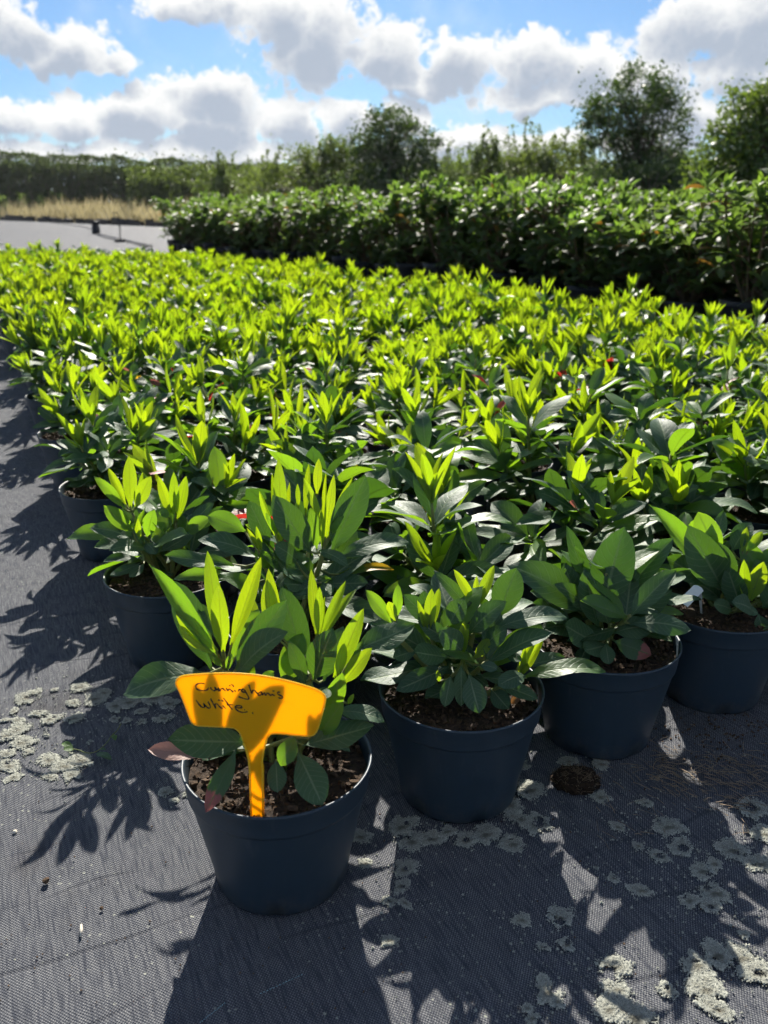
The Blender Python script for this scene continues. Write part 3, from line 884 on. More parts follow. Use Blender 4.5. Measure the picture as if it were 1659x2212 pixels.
HERO['centre'] = dict(z=Z6, sc=2.37, pos=(-0.127, 1.150), shoots=[(710, 860, .0), (970, 880, -.01), (880, 880, .03), (590, 900, -.02), (880, 1060, -.03)], leaves=[
    (720, 810, 701, 342, 80, 'N', .9, .0, .02, 0), (685, 810, 588, 538, 38, 'N', .7, .0, -.01, 1), (695, 790, 664, 428, 36, 'N', .8, .01, .02, 1), (740, 740, 768, 486, 30, 'N', .8, .01, .02, 1), (862, 680, 882, 376, 42, 'N', .8, .03, .05, 3), (978, 820, 1031, 440, 58, 'N', .9, -.01, .01, 0), (970, 790, 985, 426, 30, 'N', .8, .0, .01, 1), (990, 820, 1143, 455, 52, 'N', .6, -.01, .02, 3), (962, 720, 848, 456, 52, 'N', .7, .0, .01, 2), (1010, 800, 1088, 685, 48, 'L', .7, -.01, -.02, 1),
    (590, 895, 514, 757, 30, 'N', .8, -.02, -.02, 1), (602, 895, 570, 747, 34, 'N', .8, -.02, -.02, 3), (960, 870, 955, 648, 36, 'N', .9, -.02, -.02, 1), (930, 560, 941, 346, 54, 'N', .9, .04, .05, 0), (700, 800, 625, 670, 40, 'L', .7, -.01, -.02, 1), (720, 860, 690, 700, 40, 'N', .8, -.01, -.01, 3), (1000, 820, 1060, 620, 40, 'N', .8, .0, .01, 1), (820, 640, 815, 495, 30, 'N', .8, .03, .04, 1),
    (892, 905, 668, 564, 180, 'M', .85, -.02, -.035, 4), (1018, 905, 1218, 445, 190, 'M', .9, -.01, .0, 2), (650, 870, 525, 596, 120, 'M', .85, .02, .03, 0), (580, 935, 222, 828, 104, 'M', .42, -.01, -.02, 1), (510, 780, 283, 686, 130, 'L', .7, .01, .02, 0), (1050, 940, 1478, 842, 120, 'M', .42, -.02, .0, 1), (810, 960, 676, 858, 140, 'M', .6, -.03, -.05, 5), (940, 895, 1113, 982, 74, 'M', .4, -.03, -.06, 1),
    (640, 1000, 602, 892, 110, 'L', .8, -.02, -.03, 4), (440, 975, 28, 922, 96, 'M', .5, .0, -.01, 6), (900, 1035, 605, 915, 110, 'M', .7, -.02, -.04, 6), (500, 1070, 72, 1062, 76, 'L', .5, .0, -.02, 1), (990, 1085, 1235, 1085, 118, 'M', .6, -.03, -.04, 6), (1060, 1035, 1385, 1002, 56, 'Y', .5, -.02, -.01, 1), (870, 1100, 728, 1085, 96, 'M', .7, -.04, -.06, 6), (930, 890, 890, 636, 90, 'L', .9, .01, .02, 7), (880, 890, 815, 580, 110, 'M', .9, .03, .04, 2), (660, 930, 610, 760, 90, 'M', .9, .02, .03, 7), (960, 1080, 1010, 1160, 90, 'M', .8, -.05, -.08, 3), (1060, 940, 1160, 760, 110, 'M', .8, .02, .04, 0), (960, 1060, 790, 1150, 90, 'M', .6, -.03, -.06, 3)])
HERO['leftedge'] = dict(z=Z3, sc=2.37, pos=(-0.360, 1.335), shoots=[(780, 900, .0), (1040, 960, .0), (810, 1090, -.03), (860, 1150, -.02)], leaves=[
    (772, 870, 764, 566, 80, 'N', .95, .0, .01, 0), (745, 860, 640, 638, 52, 'N', .8, .0, .01, 3), (735, 880, 557, 688, 62, 'L', .7, -.01, -.03, 1), (805, 870, 895, 688, 88, 'N', .9, -.01, -.01, 4), (820, 840, 846, 662, 30, 'N', .8, .01, .02, 1), (1040, 950, 1030, 662, 60, 'N', .9, .0, .01, 0), (1020, 940, 933, 682, 58, 'N', .8, .0, .0, 2), (1050, 950, 1103, 686, 68, 'N', .9, .0, .02, 3), (1040, 910, 1032, 772, 24, 'N', .9, -.01, -.01, 1), (930, 870, 1000, 935, 50, 'L', .6, -.01, -.02, 5),
    (790, 1020, 612, 862, 96, 'L', .8, -.02, -.04, 0), (810, 1010, 735, 856, 130, 'M', .85, .02, .03, 4), (870, 1050, 914, 886, 86, 'L', .9, -.01, -.02, 7), (780, 1050, 398, 1056, 84, 'L', .45, .0, .0, 1), (780, 1060, 532, 996, 86, 'M', .5, -.03, -.05, 1), (795, 1085, 556, 1112, 66, 'M', .4, -.03, -.05, 0), (1100, 1030, 1264, 843, 80, 'M', .6, .0, .02, 1), (1110, 1040, 1322, 868, 72, 'M', .5, .01, .03, 6), (1100, 1030, 1243, 935, 90, 'L', .7, -.02, -.03, 4), (860, 1080, 930, 1152, 80, 'M', .5, -.04, -.06, 5), (1060, 1060, 1155, 1030, 96, 'M', .5, -.02, -.03, 5),
    (830, 1180, 608, 1196, 44, 'M', .35, -.02, -.04, 1), (840, 1200, 648, 1278, 54, 'M', .5, -.04, -.07, 3), (855, 1205, 768, 1287, 58, 'M', .6, -.05, -.08, 3), (1010, 980, 935, 866, 80, 'M', .8, .02, .03, 7), (830, 1060, 805, 920, 40, 'N', .9, -.03, -.03, 1), (850, 1090, 815, 1060, 90, 'M', .7, -.04, -.06, 4), (1010, 1060, 920, 960, 90, 'M', .8, .02, .02, 0)])


def build_hero(key, root):
    h_ = HERO[key]
    z, sc = h_['z'], h_['sc']
    px, py = h_['pos']
    org = Vector((px, py, 0))
    rg = random.Random(key)
    stems = []
    for (jx, jy, dy) in h_['shoots']:
        if key == 'label' and jy < 830: dy += .055 if jx > 760 else .03
        tip = at_y(*z(jx, jy), py + dy) - org
        b0 = Vector((tip.x * .25, tip.y * .25, SOIL_Z - .003))
        mid = b0.lerp(tip, .55) + Vector((-tip.x * .12, 0, -.004))
        if tip.z < SOIL_Z + 0.03: tip.z = SOIL_Z + 0.03
        stems.append(([b0, mid, b0.lerp(tip, .85), tip], [.0046, .004, .0034, .0026], []))
    for (bx_, by_, tx_, ty_, wd, kind, k, dyb, dyt, var) in h_['leaves']:
        if key == 'label' and by_ < 800:                 # the shoots stand well behind the label
            dyb, dyt = (dyb + .055, dyt + .065) if bx_ > 760 else (dyb + .03, dyt + .04)
        bs, tp = at_y(*z(bx_, by_), py + dyb) - org, at_y(*z(tx_, ty_), py + dyt) - org
        view = (Vector((0, 0, CAM_H)) - (bs + tp) / 2 - org).normalized()
        d = (tp - bs).normalized()
        n_ = view * k + Vector((0, 0, 1)) * (1 - k) + Vector((rg.uniform(-.12, .12), 0, rg.uniform(-.08, .08)))
        # upright leaves show the viewer their back when they stand beyond the shoot, their face when they lean out to the front
        if kind == 'N' and dyt < dyb: n_ = -n_ if d.z > .6 else n_
        nn = (n_ - d * n_.dot(d)).normalized()
        vperp = (view - d * view.dot(d)).normalized()
        fs = max(.45, abs(nn.dot(vperp)))
        depth = (Vector((0, 0, CAM_H)) - (bs + tp) / 2 - org).length * .98
        W = wd / sc * .864 / FPX * depth / fs
        W = min(W, (tp - bs).length * (.62 if kind != 'N' else .42))
        st = min(stems, key=lambda s_: min((q - bs).length for q in s_[0]))
        st[2].append((bs, tp, nn, W, kind, var))
    # older growth at the back and heart of the plant
    fill = gen_plant(rg, new=0.0, big=.8, shoots=3, tall=.55, spread=1.3) if key == 'label' else gen_plant(rg, new=0.0, big=1.0, shoots=5, tall=1.0, spread=1.2)
    for stem, rad, lv in fill:
        off = Vector((0, .022, 0))
        stem[1:] = [q + off for q in stem[1:]]
        keep = []
        for (bs, tp, n_, W, kind, var) in lv:
            if (tp - bs).y < -.045 or (key == 'label' and (tp - bs).y < -.02): continue
            if key == 'tagged' and (tp - bs).x < -.01 and (tp - bs).y < .04: continue
            keep.append((bs + off, tp + off, n_, W, kind if kind in 'ML' else 'M', var))
        stems.append((stem, rad, keep))
    build_leafy(root, stems)


# ------------------------------------------------------------------ the bed of young plants
A_, B_ = Vector((0.218, 0.130, 0)), Vector((-0.007, 0.312, 0))
P1 = Vector((-0.118, 0.818, 0))
right_line = [(3.2, 0.6), (1.62, 3.45), (1.045, 4.265), (0.214, 5.75), (-2.10, 9.0)]


def right_x(y):
    for (x0, y0), (x1, y1) in zip(right_line, right_line[1:]):
        if y0 <= y <= y1:
            return x0 + (x1 - x0) * (y - y0) / (y1 - y0)
    return -9 if y > 9 else 9


def far_y(x):
    return 8.9 + (-2.05 - x) * 0.72 * 0.75


heroes = {(0, 0): 'label', (0, 1): 'second', (0, 2): 'third', (0, 3): 'tagged', (1, 0): 'centre', (2, -1): 'leftedge'}
hero_label = {
    'label': ('young rhododendron in the blue grey pot that holds the yellow label', -1),
    'second': ('young rhododendron in the second front pot, between the yellow label and the peat clod', -1),
    'third': ('young rhododendron with one broad upright leaf in the third front pot', -1),
    'tagged': ('young rhododendron in the right front pot with the small white tag', -1),
    'centre': ('bushy rhododendron with a yellow tipped leaf directly behind the labelled pot', -1),
    'leftedge': ('young rhododendron at the left edge, next pot back from the labelled one', -1),
}
ORD = ['front', 'second', 'third', 'fourth', 'fifth', 'sixth', 'seventh', 'eighth', 'ninth', 'tenth', 'eleventh', 'twelfth', 'thirteenth', 'fourteenth', 'fifteenth']
ORD2 = ['sixteenth', 'seventeenth', 'eighteenth', 'nineteenth', 'twentieth', 'twenty first', 'twenty second', 'twenty third', 'twenty fourth', 'twenty fifth', 'twenty sixth', 'twenty seventh', 'twenty eighth', 'twenty ninth', 'thirtieth']
spots = []
for r in range(0, 44):
    jl = -(r // 2)
    for j in range(jl, jl + 40):
        p_ = P1 + A_ * j + B_ * r
        if p_.x > right_x(p_.y): continue
        if p_.y > far_y(p_.x): continue
        if abs(p_.x) > 0.46 * p_.y + 0.36: continue
        spots.append((r, j, j - jl, p_))
spots.sort(key=lambda s_: s_[3].y)
cells = {(s_[0], s_[1]) for s_ in spots}


def proto_plant(seed, far):
    """pot, soil, stems, mature and new foliage as shared meshes"""
    rg = random.Random(900 + seed)
    sh = gen_plant(rg, new=(0.25 if seed % 9 == 8 else 0.96) if far else 0.8, big=rg.uniform(.84, 1.04), spread=1.08, tall=rg.uniform(.85, 1.35), shoots=rg.choice((8, 9, 10)) if far else rg.choice((5, 6, 7)), slim=.80 if far else .9, lush=3 if far else 1)
    g_ = Geo()
    groups = {}
    for stem, rad, lv in sh:
        g_.tube(stem, rad, 4, False)
        for (bs, tp, n_, W, kind, var) in lv:
            if kind in 'TDY' and seed != 8: kind = 'M'
            groups.setdefault(kind, []).append((leaf_matrix(bs, tp, n_, W), var))
    parts = [('stems', g_.mesh('stems', M['stem']), None)]
    order = [k for k in ('M', 'L', 'T', 'D', 'Y') if k in groups]
    me = joined('mature_leaves', sum((groups[k] for k in order), []), LO['M'], None)
    nf = len(LO['M'][0][1])
    for k in order: me.materials.append(M[k])
    me.polygons.foreach_set('material_index', np.concatenate([np.full(len(groups[k]) * nf, q) for q, k in enumerate(order)]).astype(np.int32))
    parts.append(('mature_leaves', me, 'stuff'))
    if 'N' in groups: parts.append(('new_leaves', joined('new_leaves', groups['N'], LO['N'], M['N']), 'stuff'))
    return parts
    nm = {'M': 'mature_leaves', 'L': 'lit_fresh_leaves', 'N': 'new_leaves', 'T': 'red_tipped_leaf', 'D': 'red_leaf', 'Y': 'yellow_tipped_leaf'}
    for k, it in groups.items():
        parts.append((nm[k], joined(nm[k], it, LO['N' if k == 'N' else 'M'], M[k]), 'stuff'))
    return parts


PROTO = [proto_plant(i, i >= 5) for i in range(24)]
NEAR_Y = 2.75
count_near = 0
for i, (r, j, k, p_) in enumerate(spots):
    rg = random.Random(5000 + r * 97 + j * 13)
    key = heroes.get((r, j))
    if key:
        root = empty('potted_rhododendron', (HERO[key]['pos'][0], HERO[key]['pos'][1], 0))
        new_pot(root, True, i)
        build_hero(key, root)
        tag(root, hero_label[key][0], 'potted plant', 'young rhododendrons set out in the bed')
        continue
    jq = .010 if p_.y < 1.6 else .022
    jit = Vector((rg.uniform(-jq, jq), rg.uniform(-jq, jq), 0))
    root = empty('potted_rhododendron', p_ + jit, rg.uniform(0, 6.283))
    near = p_.y < NEAR_Y
    if near:
        count_near += 1
        new_pot(root, p_.y < 2.3, i)
        bigp = 1.14
        newp = 0.55 if p_.y < 1.9 else 0.75
        if (r, j) == (2, 0): bigp, newp = 1.30, 0.0
        if (r, j) in ((3, -1), (1, 1)): newp = 0.3
        mid = p_.y > 1.75
        shoots_ = (gen_plant(rg, new=newp, big=(bigp if not mid else .96) * rg.uniform(.95, 1.08), tall=rg.uniform(1.05, 1.35), spread=1.1, slim=.85 if mid else 1.0, shoots=rg.choice((5, 6, 7)) if mid else None))
        if (r, j) in ((3, -1), (4, -1), (4, 0), (2, 0), (5, -1), (3, 1)):          # a few leaves coloured early
            for sh_ in shoots_[1:3]:
                L_ = list(sh_[2][3]); L_[4] = 'D'; sh_[2][3] = tuple(L_)
        build_leafy(root, shoots_)
        if k == 0:
            lab = 'young rhododendron at the left edge of the bed, %s row back' % ORD[r]
        else:
            lab = 'young rhododendron, %s pot from the left in the %s row back' % (ORD[k] if k else 'first', ORD[r])
        tag(root, lab, 'potted plant', 'young rhododendrons set out in the bed')
    else:
        new_pot(root, False, i)
        far = p_.y > 3.6
        parts = PROTO[(rg.randrange(5, 24) if far else rg.randrange(0, 24))]
        fs_, fz_, ta_, tb_ = rg.uniform(.86, 1.14), rg.uniform(.78, 1.22), rg.gauss(0, .09), rg.gauss(0, .09)
        for nm_, me_, kd in parts:
            q = obj(nm_, me_, None, root)
            if kd: q['kind'] = kd
            q.scale = (fs_, fs_, fz_); q.rotation_euler = (ta_, tb_, 0)
            q.location = (-tb_ * SOIL_Z, ta_ * SOIL_Z, SOIL_Z * (1 - fz_))
        if k == 0 and r < 15:
            lab = 'young rhododendron at the left edge of the bed, %s row back' % ORD[r]
        elif (r, j + 1) not in cells and p_.y > 3:
            lab = 'one of the lime tipped young rhododendrons ending the rows beside the tall shrubs'
        else:
            lab = 'one of the massed lime tipped young rhododendrons in the far part of the bed'
        tag(root, lab, 'potted plant', 'row ends beside the tall shrubs' if 'ending' in lab else 'massed young rhododendrons in the far bed')
# a last double row of darker plants without new growth along the far edge
dark_sets = []
for i in range(3):
    rg = random.Random(70 + i)
    sh = gen_plant(rg, new=0.0, big=.9, shoots=4)
    it = [(leaf_matrix(bs, tp, n_, W), var) for _, _, lv in sh for (bs, tp, n_, W, kind, var) in lv]
    dark_sets.append(joined('mature_leaves', it, LO['M'], M['M']))
for i in range(22):
    x_ = -5.6 + i * 0.215
    for q in range(2):
        pp = Vector((x_ + q * .1, far_y(x_) + 0.22 + q * 0.27, 0))
        if pp.x > -1.9: continue
        root = empty('potted_rhododendron', pp, i * 1.7)
        new_pot(root, False, i)
        tag(obj('mature_leaves', dark_sets[(i + q) % 3], None, root), kind='stuff')
        tag(root, 'one of the dark young rhododendrons edging the bed before the bare fabric', 'potted plant', 'dark young rhododendrons on the far edge')

# ------------------------------------------------------------------ tall potted shrubs on the right
SH_POT = Geo()
SH_POT.lathe([(0, .004), (.115, .004), (.118, 0), (.125, .01), (.145, .20), (.150, .205), (.152, .235), (.146, .236), (.142, .21), (0.0, .205)], 24)
SH_POT = SH_POT.mesh('container', M['blackplastic'])


def shrub_proto(seed):
    rg = random.Random(300 + seed)
    g_ = Geo()
    main, top, brown = [], [], []
    nb = rg.choice((7, 8, 9))
    ends = []
    for k in range(nb):
        a = k * 2.4 + rg.uniform(-.3, .3)
        rr = 0.05 + 0.17 * (k / nb) ** .5
        b0 = Vector((.02 * math.cos(a), .02 * math.sin(a), .2))
        e = Vector((rr * math.cos(a), rr * math.sin(a), rg.uniform(.58, .76)))
        g_.tube(bend(b0, e, .03, 4, Vector((math.cos(a), math.sin(a), 0))), [.009, .008, .007, .006, .005], 5, False)
        ends.append((e, 1.0))
        for q in range(rg.choice((5, 6, 7))):
            t_ = rg.uniform(.10, .95)
            p0 = b0.lerp(e, t_)
            aa = a + rg.uniform(-1.5, 1.5)
            e2 = p0 + Vector((math.cos(aa) * rg.uniform(.06, .19), math.sin(aa) * rg.uniform(.06, .19), rg.uniform(-.04, .12)))
            e2.z = min(e2.z, .78)
            g_.tube([p0, p0.lerp(e2, .5) + Vector((0, 0, -.01)), e2], [.005, .004, .003], 4, False)
            ends.append((e2, (e2.z - .2) / .5))
    for e, hgt in ends:
        a0 = rg.uniform(0, 6.28)
        n_l = rg.choice((7, 8, 9, 10))
        for q in range(n_l):
            a = a0 + q * 2.4
            ang = R(rg.uniform(52, 128))
            d = Vector((math.cos(a) * math.sin(ang), math.sin(a) * math.sin(ang), math.cos(ang)))
            L = rg.uniform(.085, .135)
            it = (leaf_matrix(e + Vector((0, 0, rg.uniform(-.03, .01))), e + d * L, Vector((0, 0, 1)) + Vector((rg.uniform(-.4, .4), rg.uniform(-.4, .4), 0)), L * rg.uniform(.30, .4)), rg.randrange(4))
            (brown if rg.random() < .025 else main).append(it)
        if hgt > .6:
            for q in range(rg.choice((4, 5, 6))):
                a = a0 + 1 + q * 2.4
                ang = R(rg.uniform(12, 45))
                d = Vector((math.cos(a) * math.sin(ang), math.sin(a) * math.sin(ang), math.cos(ang)))
                L = rg.uniform(.06, .10)
                top.append((leaf_matrix(e, e + d * L, -d + Vector((0, 0, 1.2)), L * .3), rg.randrange(4)))
    return [('stems', g_.mesh('shrub_stems', M['wood']), None), ('mature_leaves', joined('mature_leaves', main, SH, M['S']), 'stuff'),
            ('top_leaves', joined('top_leaves', top, SH, M['SN']), 'stuff'), ('brown_leaves', joined('brown_leaves', brown, SH, M['SB']), 'stuff')]


SHRUB = [shrub_proto(i) for i in range(8)]
s0, s1 = Vector((2.42, 4.05, 0)), Vector((-3.25, 14.1, 0))
dirv = (s1 - s0).normalized()
perp = Vector((dirv.y, -dirv.x, 0))
nsh = int((s1 - s0).length / .44)
rg = random.Random(77)
shrub_group = 'tall rhododendrons in black containers'
for i in range(nsh + 1):
    for row in range(5):
        pp = s0 + dirv * (i * .44 + (row % 2) * .22) + perp * (row * .44) + Vector((rg.uniform(-.05, .05), rg.uniform(-.05, .05), 0))
        if abs(pp.x) > .46 * pp.y + .7: continue
        root = empty('tall_rhododendron', pp, rg.uniform(0, 6.28))
        sc_ = rg.uniform(.93, 1.10)
        if i == nsh: sc_ = .92
        root.scale = (sc_, sc_, sc_ * rg.uniform(.88, 1.14) * (.90 if i < 5 else 1.0))
        obj('container', SH_POT, None, root)
        for nm_, me_, kd in SHRUB[rg.randrange(8)]:
            q = obj(nm_, me_, None, root)
            if kd: q['kind'] = kd
        if i == nsh and row == 0:
            lab = 'dark end shrub of the tall block, at the edge of the bare fabric'
        elif row == 0:
            lab = 'tall glossy potted shrub, %s from the far left end of the front line' % (ORD[nsh - i] if nsh - i < 15 else ORD2[nsh - i - 15])
        else:
            lab = 'one of the tall shrubs standing behind the front line of the block'
        tag(root, lab, 'shrub', shrub_group if row == 0 else 'tall rhododendrons inside the block')


# ------------------------------------------------------------------ trees, bushes and the far hedge
def quad_leaves(name, centres, sizes, rg_np, mat, up=0.35, asp=0.62):
    """one mesh of small folded leaf blades (two quads each) at the given points"""
    n_ = len(centres)
    d = rg_np.normal(size=(n_, 3)); d /= np.linalg.norm(d, axis=1)[:, None]
    nrm = rg_np.normal(size=(n_, 3)); nrm[:, 2] += up
    nrm -= d * (nrm * d).sum(1)[:, None]; nrm /= np.linalg.norm(nrm, axis=1)[:, None]
    x = np.cross(d, nrm)
    s_ = np.asarray(sizes)[:, None]
    c = np.asarray(centres)
    b0, tp = c - d * s_ * .5, c + d * s_ * .5
    w_ = s_ * asp * .5
    l, r = c - x * w_ + nrm * s_ * .10, c + x * w_ + nrm * s_ * .10
    V_ = np.stack([b0, r, tp, l], 1).reshape(-1, 3)
    idx = np.arange(n_)[:, None] * 4
    F_ = np.concatenate([idx + np.array([[0, 1, 2]]), idx + np.array([[0, 2, 3]])], 0)
    U_ = np.tile(np.array([[.5, 0], [1, .5], [.5, 1], [0, .5]]), (n_, 1))
    return np_mesh(name, V_, F_, U_, False, mat)


def build_tree(name, label, cat, Y, lobes, base_px, n_clump, per, leaf, mat, seed, group=None, spiky=0.0, trunk_r=.09, limbs=True):
    """lobes: (x, y, rx, ry) in view pixels at distance Y; the crown is as deep as it is wide"""
    rg = np.random.default_rng(seed); rp = random.Random(seed)
    base = at_y(base_px, 430, Y); base.z = 0
    root = empty(name, base)
    mpp = Y / FPX * 1.03
    L3 = []
    for (x_, y_, rx_, ry_) in lobes:
        c = at_y(x_, y_, Y) - base
        L3.append((c, rx_ * mpp, ry_ * mpp))
    wts = np.array([a * b_ for _, a, b_ in L3]); wts = wts / wts.sum()
    g_ = Geo()
    cxm = sum((c.x for c, _, _ in L3)) / len(L3)
    zmax = max(c.z + b_ for c, _, b_ in L3)
    zmid = zmax * .62
    spine = [Vector((0, 0, -.05)), Vector((cxm * .3, .05, zmid * .35)), Vector((cxm * .7, -.04, zmid * .7)), Vector((cxm, 0, zmid))]
    g_.tube(spine, [trunk_r, trunk_r * .8, trunk_r * .6, trunk_r * .4], 8)
    C, S = [], []
    for q in range(n_clump):
        c, a, b_ = L3[rg.choice(len(L3), p=wts)]
        v_ = rg.normal(size=3); v_ /= np.linalg.norm(v_)
        rad = rg.uniform(.35, 1.0) ** .6
        ctr = np.array([c.x + v_[0] * a * rad, c.y + v_[1] * min(a, 1.6) * rad, max(.15, c.z + v_[2] * b_ * rad)])
        cr = rg.uniform(.09, .20) * (.6 + .4 * min(a, 1.5))
        n_ = int(per * 1.3 * rg.uniform(.6, 1.4))
        if spiky and rg.random() < spiky:                       # long upright twig with leaves along it
            t_ = rg.uniform(0, 1, size=n_)[:, None]
            dv = np.array([rg.normal() * .25, rg.normal() * .25, 1.0]) * rg.uniform(.35, .75)
            pts = ctr + dv * t_ + rg.normal(size=(n_, 3)) * .035
            g_.tube([Vector(ctr), Vector(ctr + dv)], [.008, .003], 3, False)
        else:
            pts = ctr + rg.normal(size=(n_, 3)) * np.array([cr, cr, cr * .75])
        C.append(pts); S.append(rg.uniform(.6, 1.25, size=n_) * leaf)
        if limbs and q % 3 == 0:
            st = spine[rp.choice((1, 2, 2, 3))]
            e = Vector(ctr)
            g_.tube(bend(st, e, .06, 3), [trunk_r * .34, trunk_r * .24, trunk_r * .15, trunk_r * .06], 4, False)
    C = np.concatenate(C); S = np.concatenate(S)
    C[:, 2] = np.maximum(C[:, 2], .05)
    obj('trunk', g_.mesh('trunk', M['bark']), None, root)
    tag(obj('crown', quad_leaves('crown', C, S, rg, mat), None, root), kind='stuff')
    tag(root, label, cat, group)
    return root


build_tree('broadleaf_tree', 'tall round headed tree rising behind the right of the shrub block', 'tree', 22,
           [(1370, 235, 95, 70), (1330, 290, 70, 60), (1420, 290, 75, 70), (1380, 200, 60, 40), (1300, 250, 45, 35), (1450, 240, 40, 45), (1385, 370, 90, 70), (1440, 350, 60, 60), (1310, 340, 50, 50)], 1385, 230, 46, .085, M['tree'], 1)
build_tree('broadleaf_tree', 'bright green tree cut by the right edge of the picture', 'tree', 15,
           [(1650, 240, 70, 65), (1620, 310, 80, 60), (1560, 350, 60, 55), (1700, 280, 100, 110), (1540, 400, 60, 40), (1640, 380, 110, 50), (1690, 190, 60, 40)], 1660, 250, 46, .075, M['tree2'], 2)
build_tree('broadleaf_tree', 'airy rounded tree standing in the middle of the far hedge line', 'tree', 26,
           [(850, 290, 75, 48), (810, 310, 55, 55), (895, 320, 55, 60), (850, 370, 95, 55), (780, 300, 28, 30), (850, 265, 45, 25)], 855, 150, 44, .10, M['tree'], 3)
build_tree('bush', 'low olive green bush left of the airy rounded tree', 'bush', 27,
           [(700, 352, 65, 36), (725, 330, 40, 26), (650, 380, 80, 36), (590, 395, 80, 32), (745, 370, 55, 45)], 690, 130, 44, .10, M['willow'], 4, spiky=.06)
build_tree('willow_bush', 'pale upright twigged bush right of the airy rounded tree', 'bush', 24,
           [(1050, 365, 45, 45), (1000, 375, 50, 40), (1095, 372, 60, 40), (1055, 325, 22, 26)], 1050, 85, 42, .085, M['willow'], 5, spiky=.35)
build_tree('bush', 'loose twiggy bush between the pale bush and the tall tree', 'bush', 23,
           [(1140, 365, 70, 42), (1210, 362, 70, 48), (1190, 338, 55, 28), (1260, 378, 50, 48)], 1180, 120, 42, .085, M['willow'], 6, spiky=.25)
build_tree('bush', 'dark low bush at the foot of the tall round headed tree', 'bush', 20,
           [(1290, 395, 60, 40), (1400, 400, 90, 45), (1490, 400, 60, 45)], 1390, 120, 46, .08, M['hedge'], 7, spiky=.1)
build_tree('bush', 'dark bush under the airy rounded tree', 'bush', 25,
           [(900, 400, 110, 35), (790, 405, 80, 32), (980, 400, 60, 35)], 870, 120, 44, .095, M['hedge'], 8, spiky=.15)
build_tree('bush', 'pale feathery bush where the far hedge meets the shrub block', 'bush', 30,
           [(520, 405, 60, 24), (460, 400, 40, 30), (470, 380, 14, 22), (560, 392, 30, 24)], 500, 85, 42, .10, M['willow'], 9, spiky=.4)

# clipped field hedge far left
hroot = empty('field_hedge', (-15, 50, 0))
rgn = np.random.default_rng(21)
nH = 34000
tt_ = rgn.uniform(0, 1, nH)
xx = -36 + 30 * tt_
yy = 67 - 18 * tt_
topz = 4.75 - 2.05 * tt_ + np.array([0.35 * noise.noise(Vector((x_ * .55, 0, 1))) + 0.22 * noise.noise(Vector((x_ * 2.1, 4, 1))) for x_ in xx])
u_ = rgn.uniform(0, 1, nH)
zz = topz * (1 - u_ ** 1.7 * .97)
dep = rgn.normal(size=nH) * .38 * (0.5 + zz / 4)
front = rgn.random(nH) < .55
bulge = np.array([noise.noise(Vector((a * .9, b_ * 1.1, 3))) for a, b_ in zip(xx, zz)])
yy = np.where(front, yy - .7 - .25 * rgn.random(nH) - .8 * bulge, yy + dep)
zz += np.where(rgn.random(nH) < .05, rgn.exponential(.18, nH), 0)
ic = rgn.uniform(0, 1, 9000)
cx_, cy_, cz_ = -36 + 30 * ic, 67 - 18 * ic + rgn.normal(size=9000) * .3, rgn.uniform(0, 1, 9000) * (4.2 - 1.9 * ic)
tag(obj('inner_foliage', quad_leaves('hedge_inner', np.stack([cx_ + 15, cy_ - 50, cz_], 1), rgn.uniform(.35, .55, 9000), rgn, M['hedge']), None, hroot), kind='stuff')
tag(obj('foliage', quad_leaves('hedge_foliage', np.stack([xx + 15, yy - 50, zz], 1), rgn.uniform(.10, .19, nH), rgn, M['hedge']), None, hroot), kind='stuff')
g_ = Geo()
for k in range(110):
    t_ = k / 109
    b0 = Vector((-36 + 30 * t_ + 15, 17 - 18 * t_, -.05))
    for q in range(3):
        e = b0 + Vector((RND.uniform(-.5, .5), RND.uniform(-.6, .4), (4.4 - 1.9 * t_) * RND.uniform(.6, .95)))
        g_.tube(bend(b0, e, RND.uniform(-.2, .2), 3, Vector((1, 0, 0))), [.05, .04, .03, .01], 4, False)
tag(obj('branches', g_.mesh('hedge_branches', M['bark']), None, hroot), kind='stuff')
tag(hroot, 'long dark green field hedge across the far left', 'hedge')

# second hedge line closing the view behind bushes and trees
h2 = empty('field_hedge', (6, 40, 0))
ic = rgn.uniform(0, 1, 9000)
tag(obj('inner_foliage', quad_leaves('hedge_inner', np.stack([-12 + 40 * ic - 6, 44 - 10 * ic - 40 + rgn.normal(size=9000) * .3, rgn.uniform(0, 1, 9000) * (1.95 + .5 * ic)], 1), rgn.uniform(.3, .5, 9000), rgn, M['hedge']), None, h2), kind='stuff')
nH = 40000
tt_ = rgn.uniform(0, 1, nH)
xx = -12 + 40 * tt_
yy = 44 - 10 * tt_
topz = 2.35 + .5 * tt_ + np.array([0.4 * noise.noise(Vector((x_ * .5, 8, 1))) + 0.25 * noise.noise(Vector((x_ * 1.7, 2, 5))) for x_ in xx])
zz = topz * (1 - rgn.uniform(0, 1, nH) ** 1.6 * .97)
zz += np.where(rgn.random(nH) < .06, rgn.exponential(.25, nH), 0)
yy = np.where(rgn.random(nH) < .55, yy - .6 - .3 * rgn.random(nH), yy + rgn.normal(size=nH) * .4)
tag(obj('foliage', quad_leaves('hedge_foliage', np.stack([xx - 6, yy - 40, zz], 1), rgn.uniform(.10, .18, nH), rgn, M['willow']), None, h2), kind='stuff')
tag(h2, 'distant hedge closing the view behind the trees and shrub block', 'hedge')

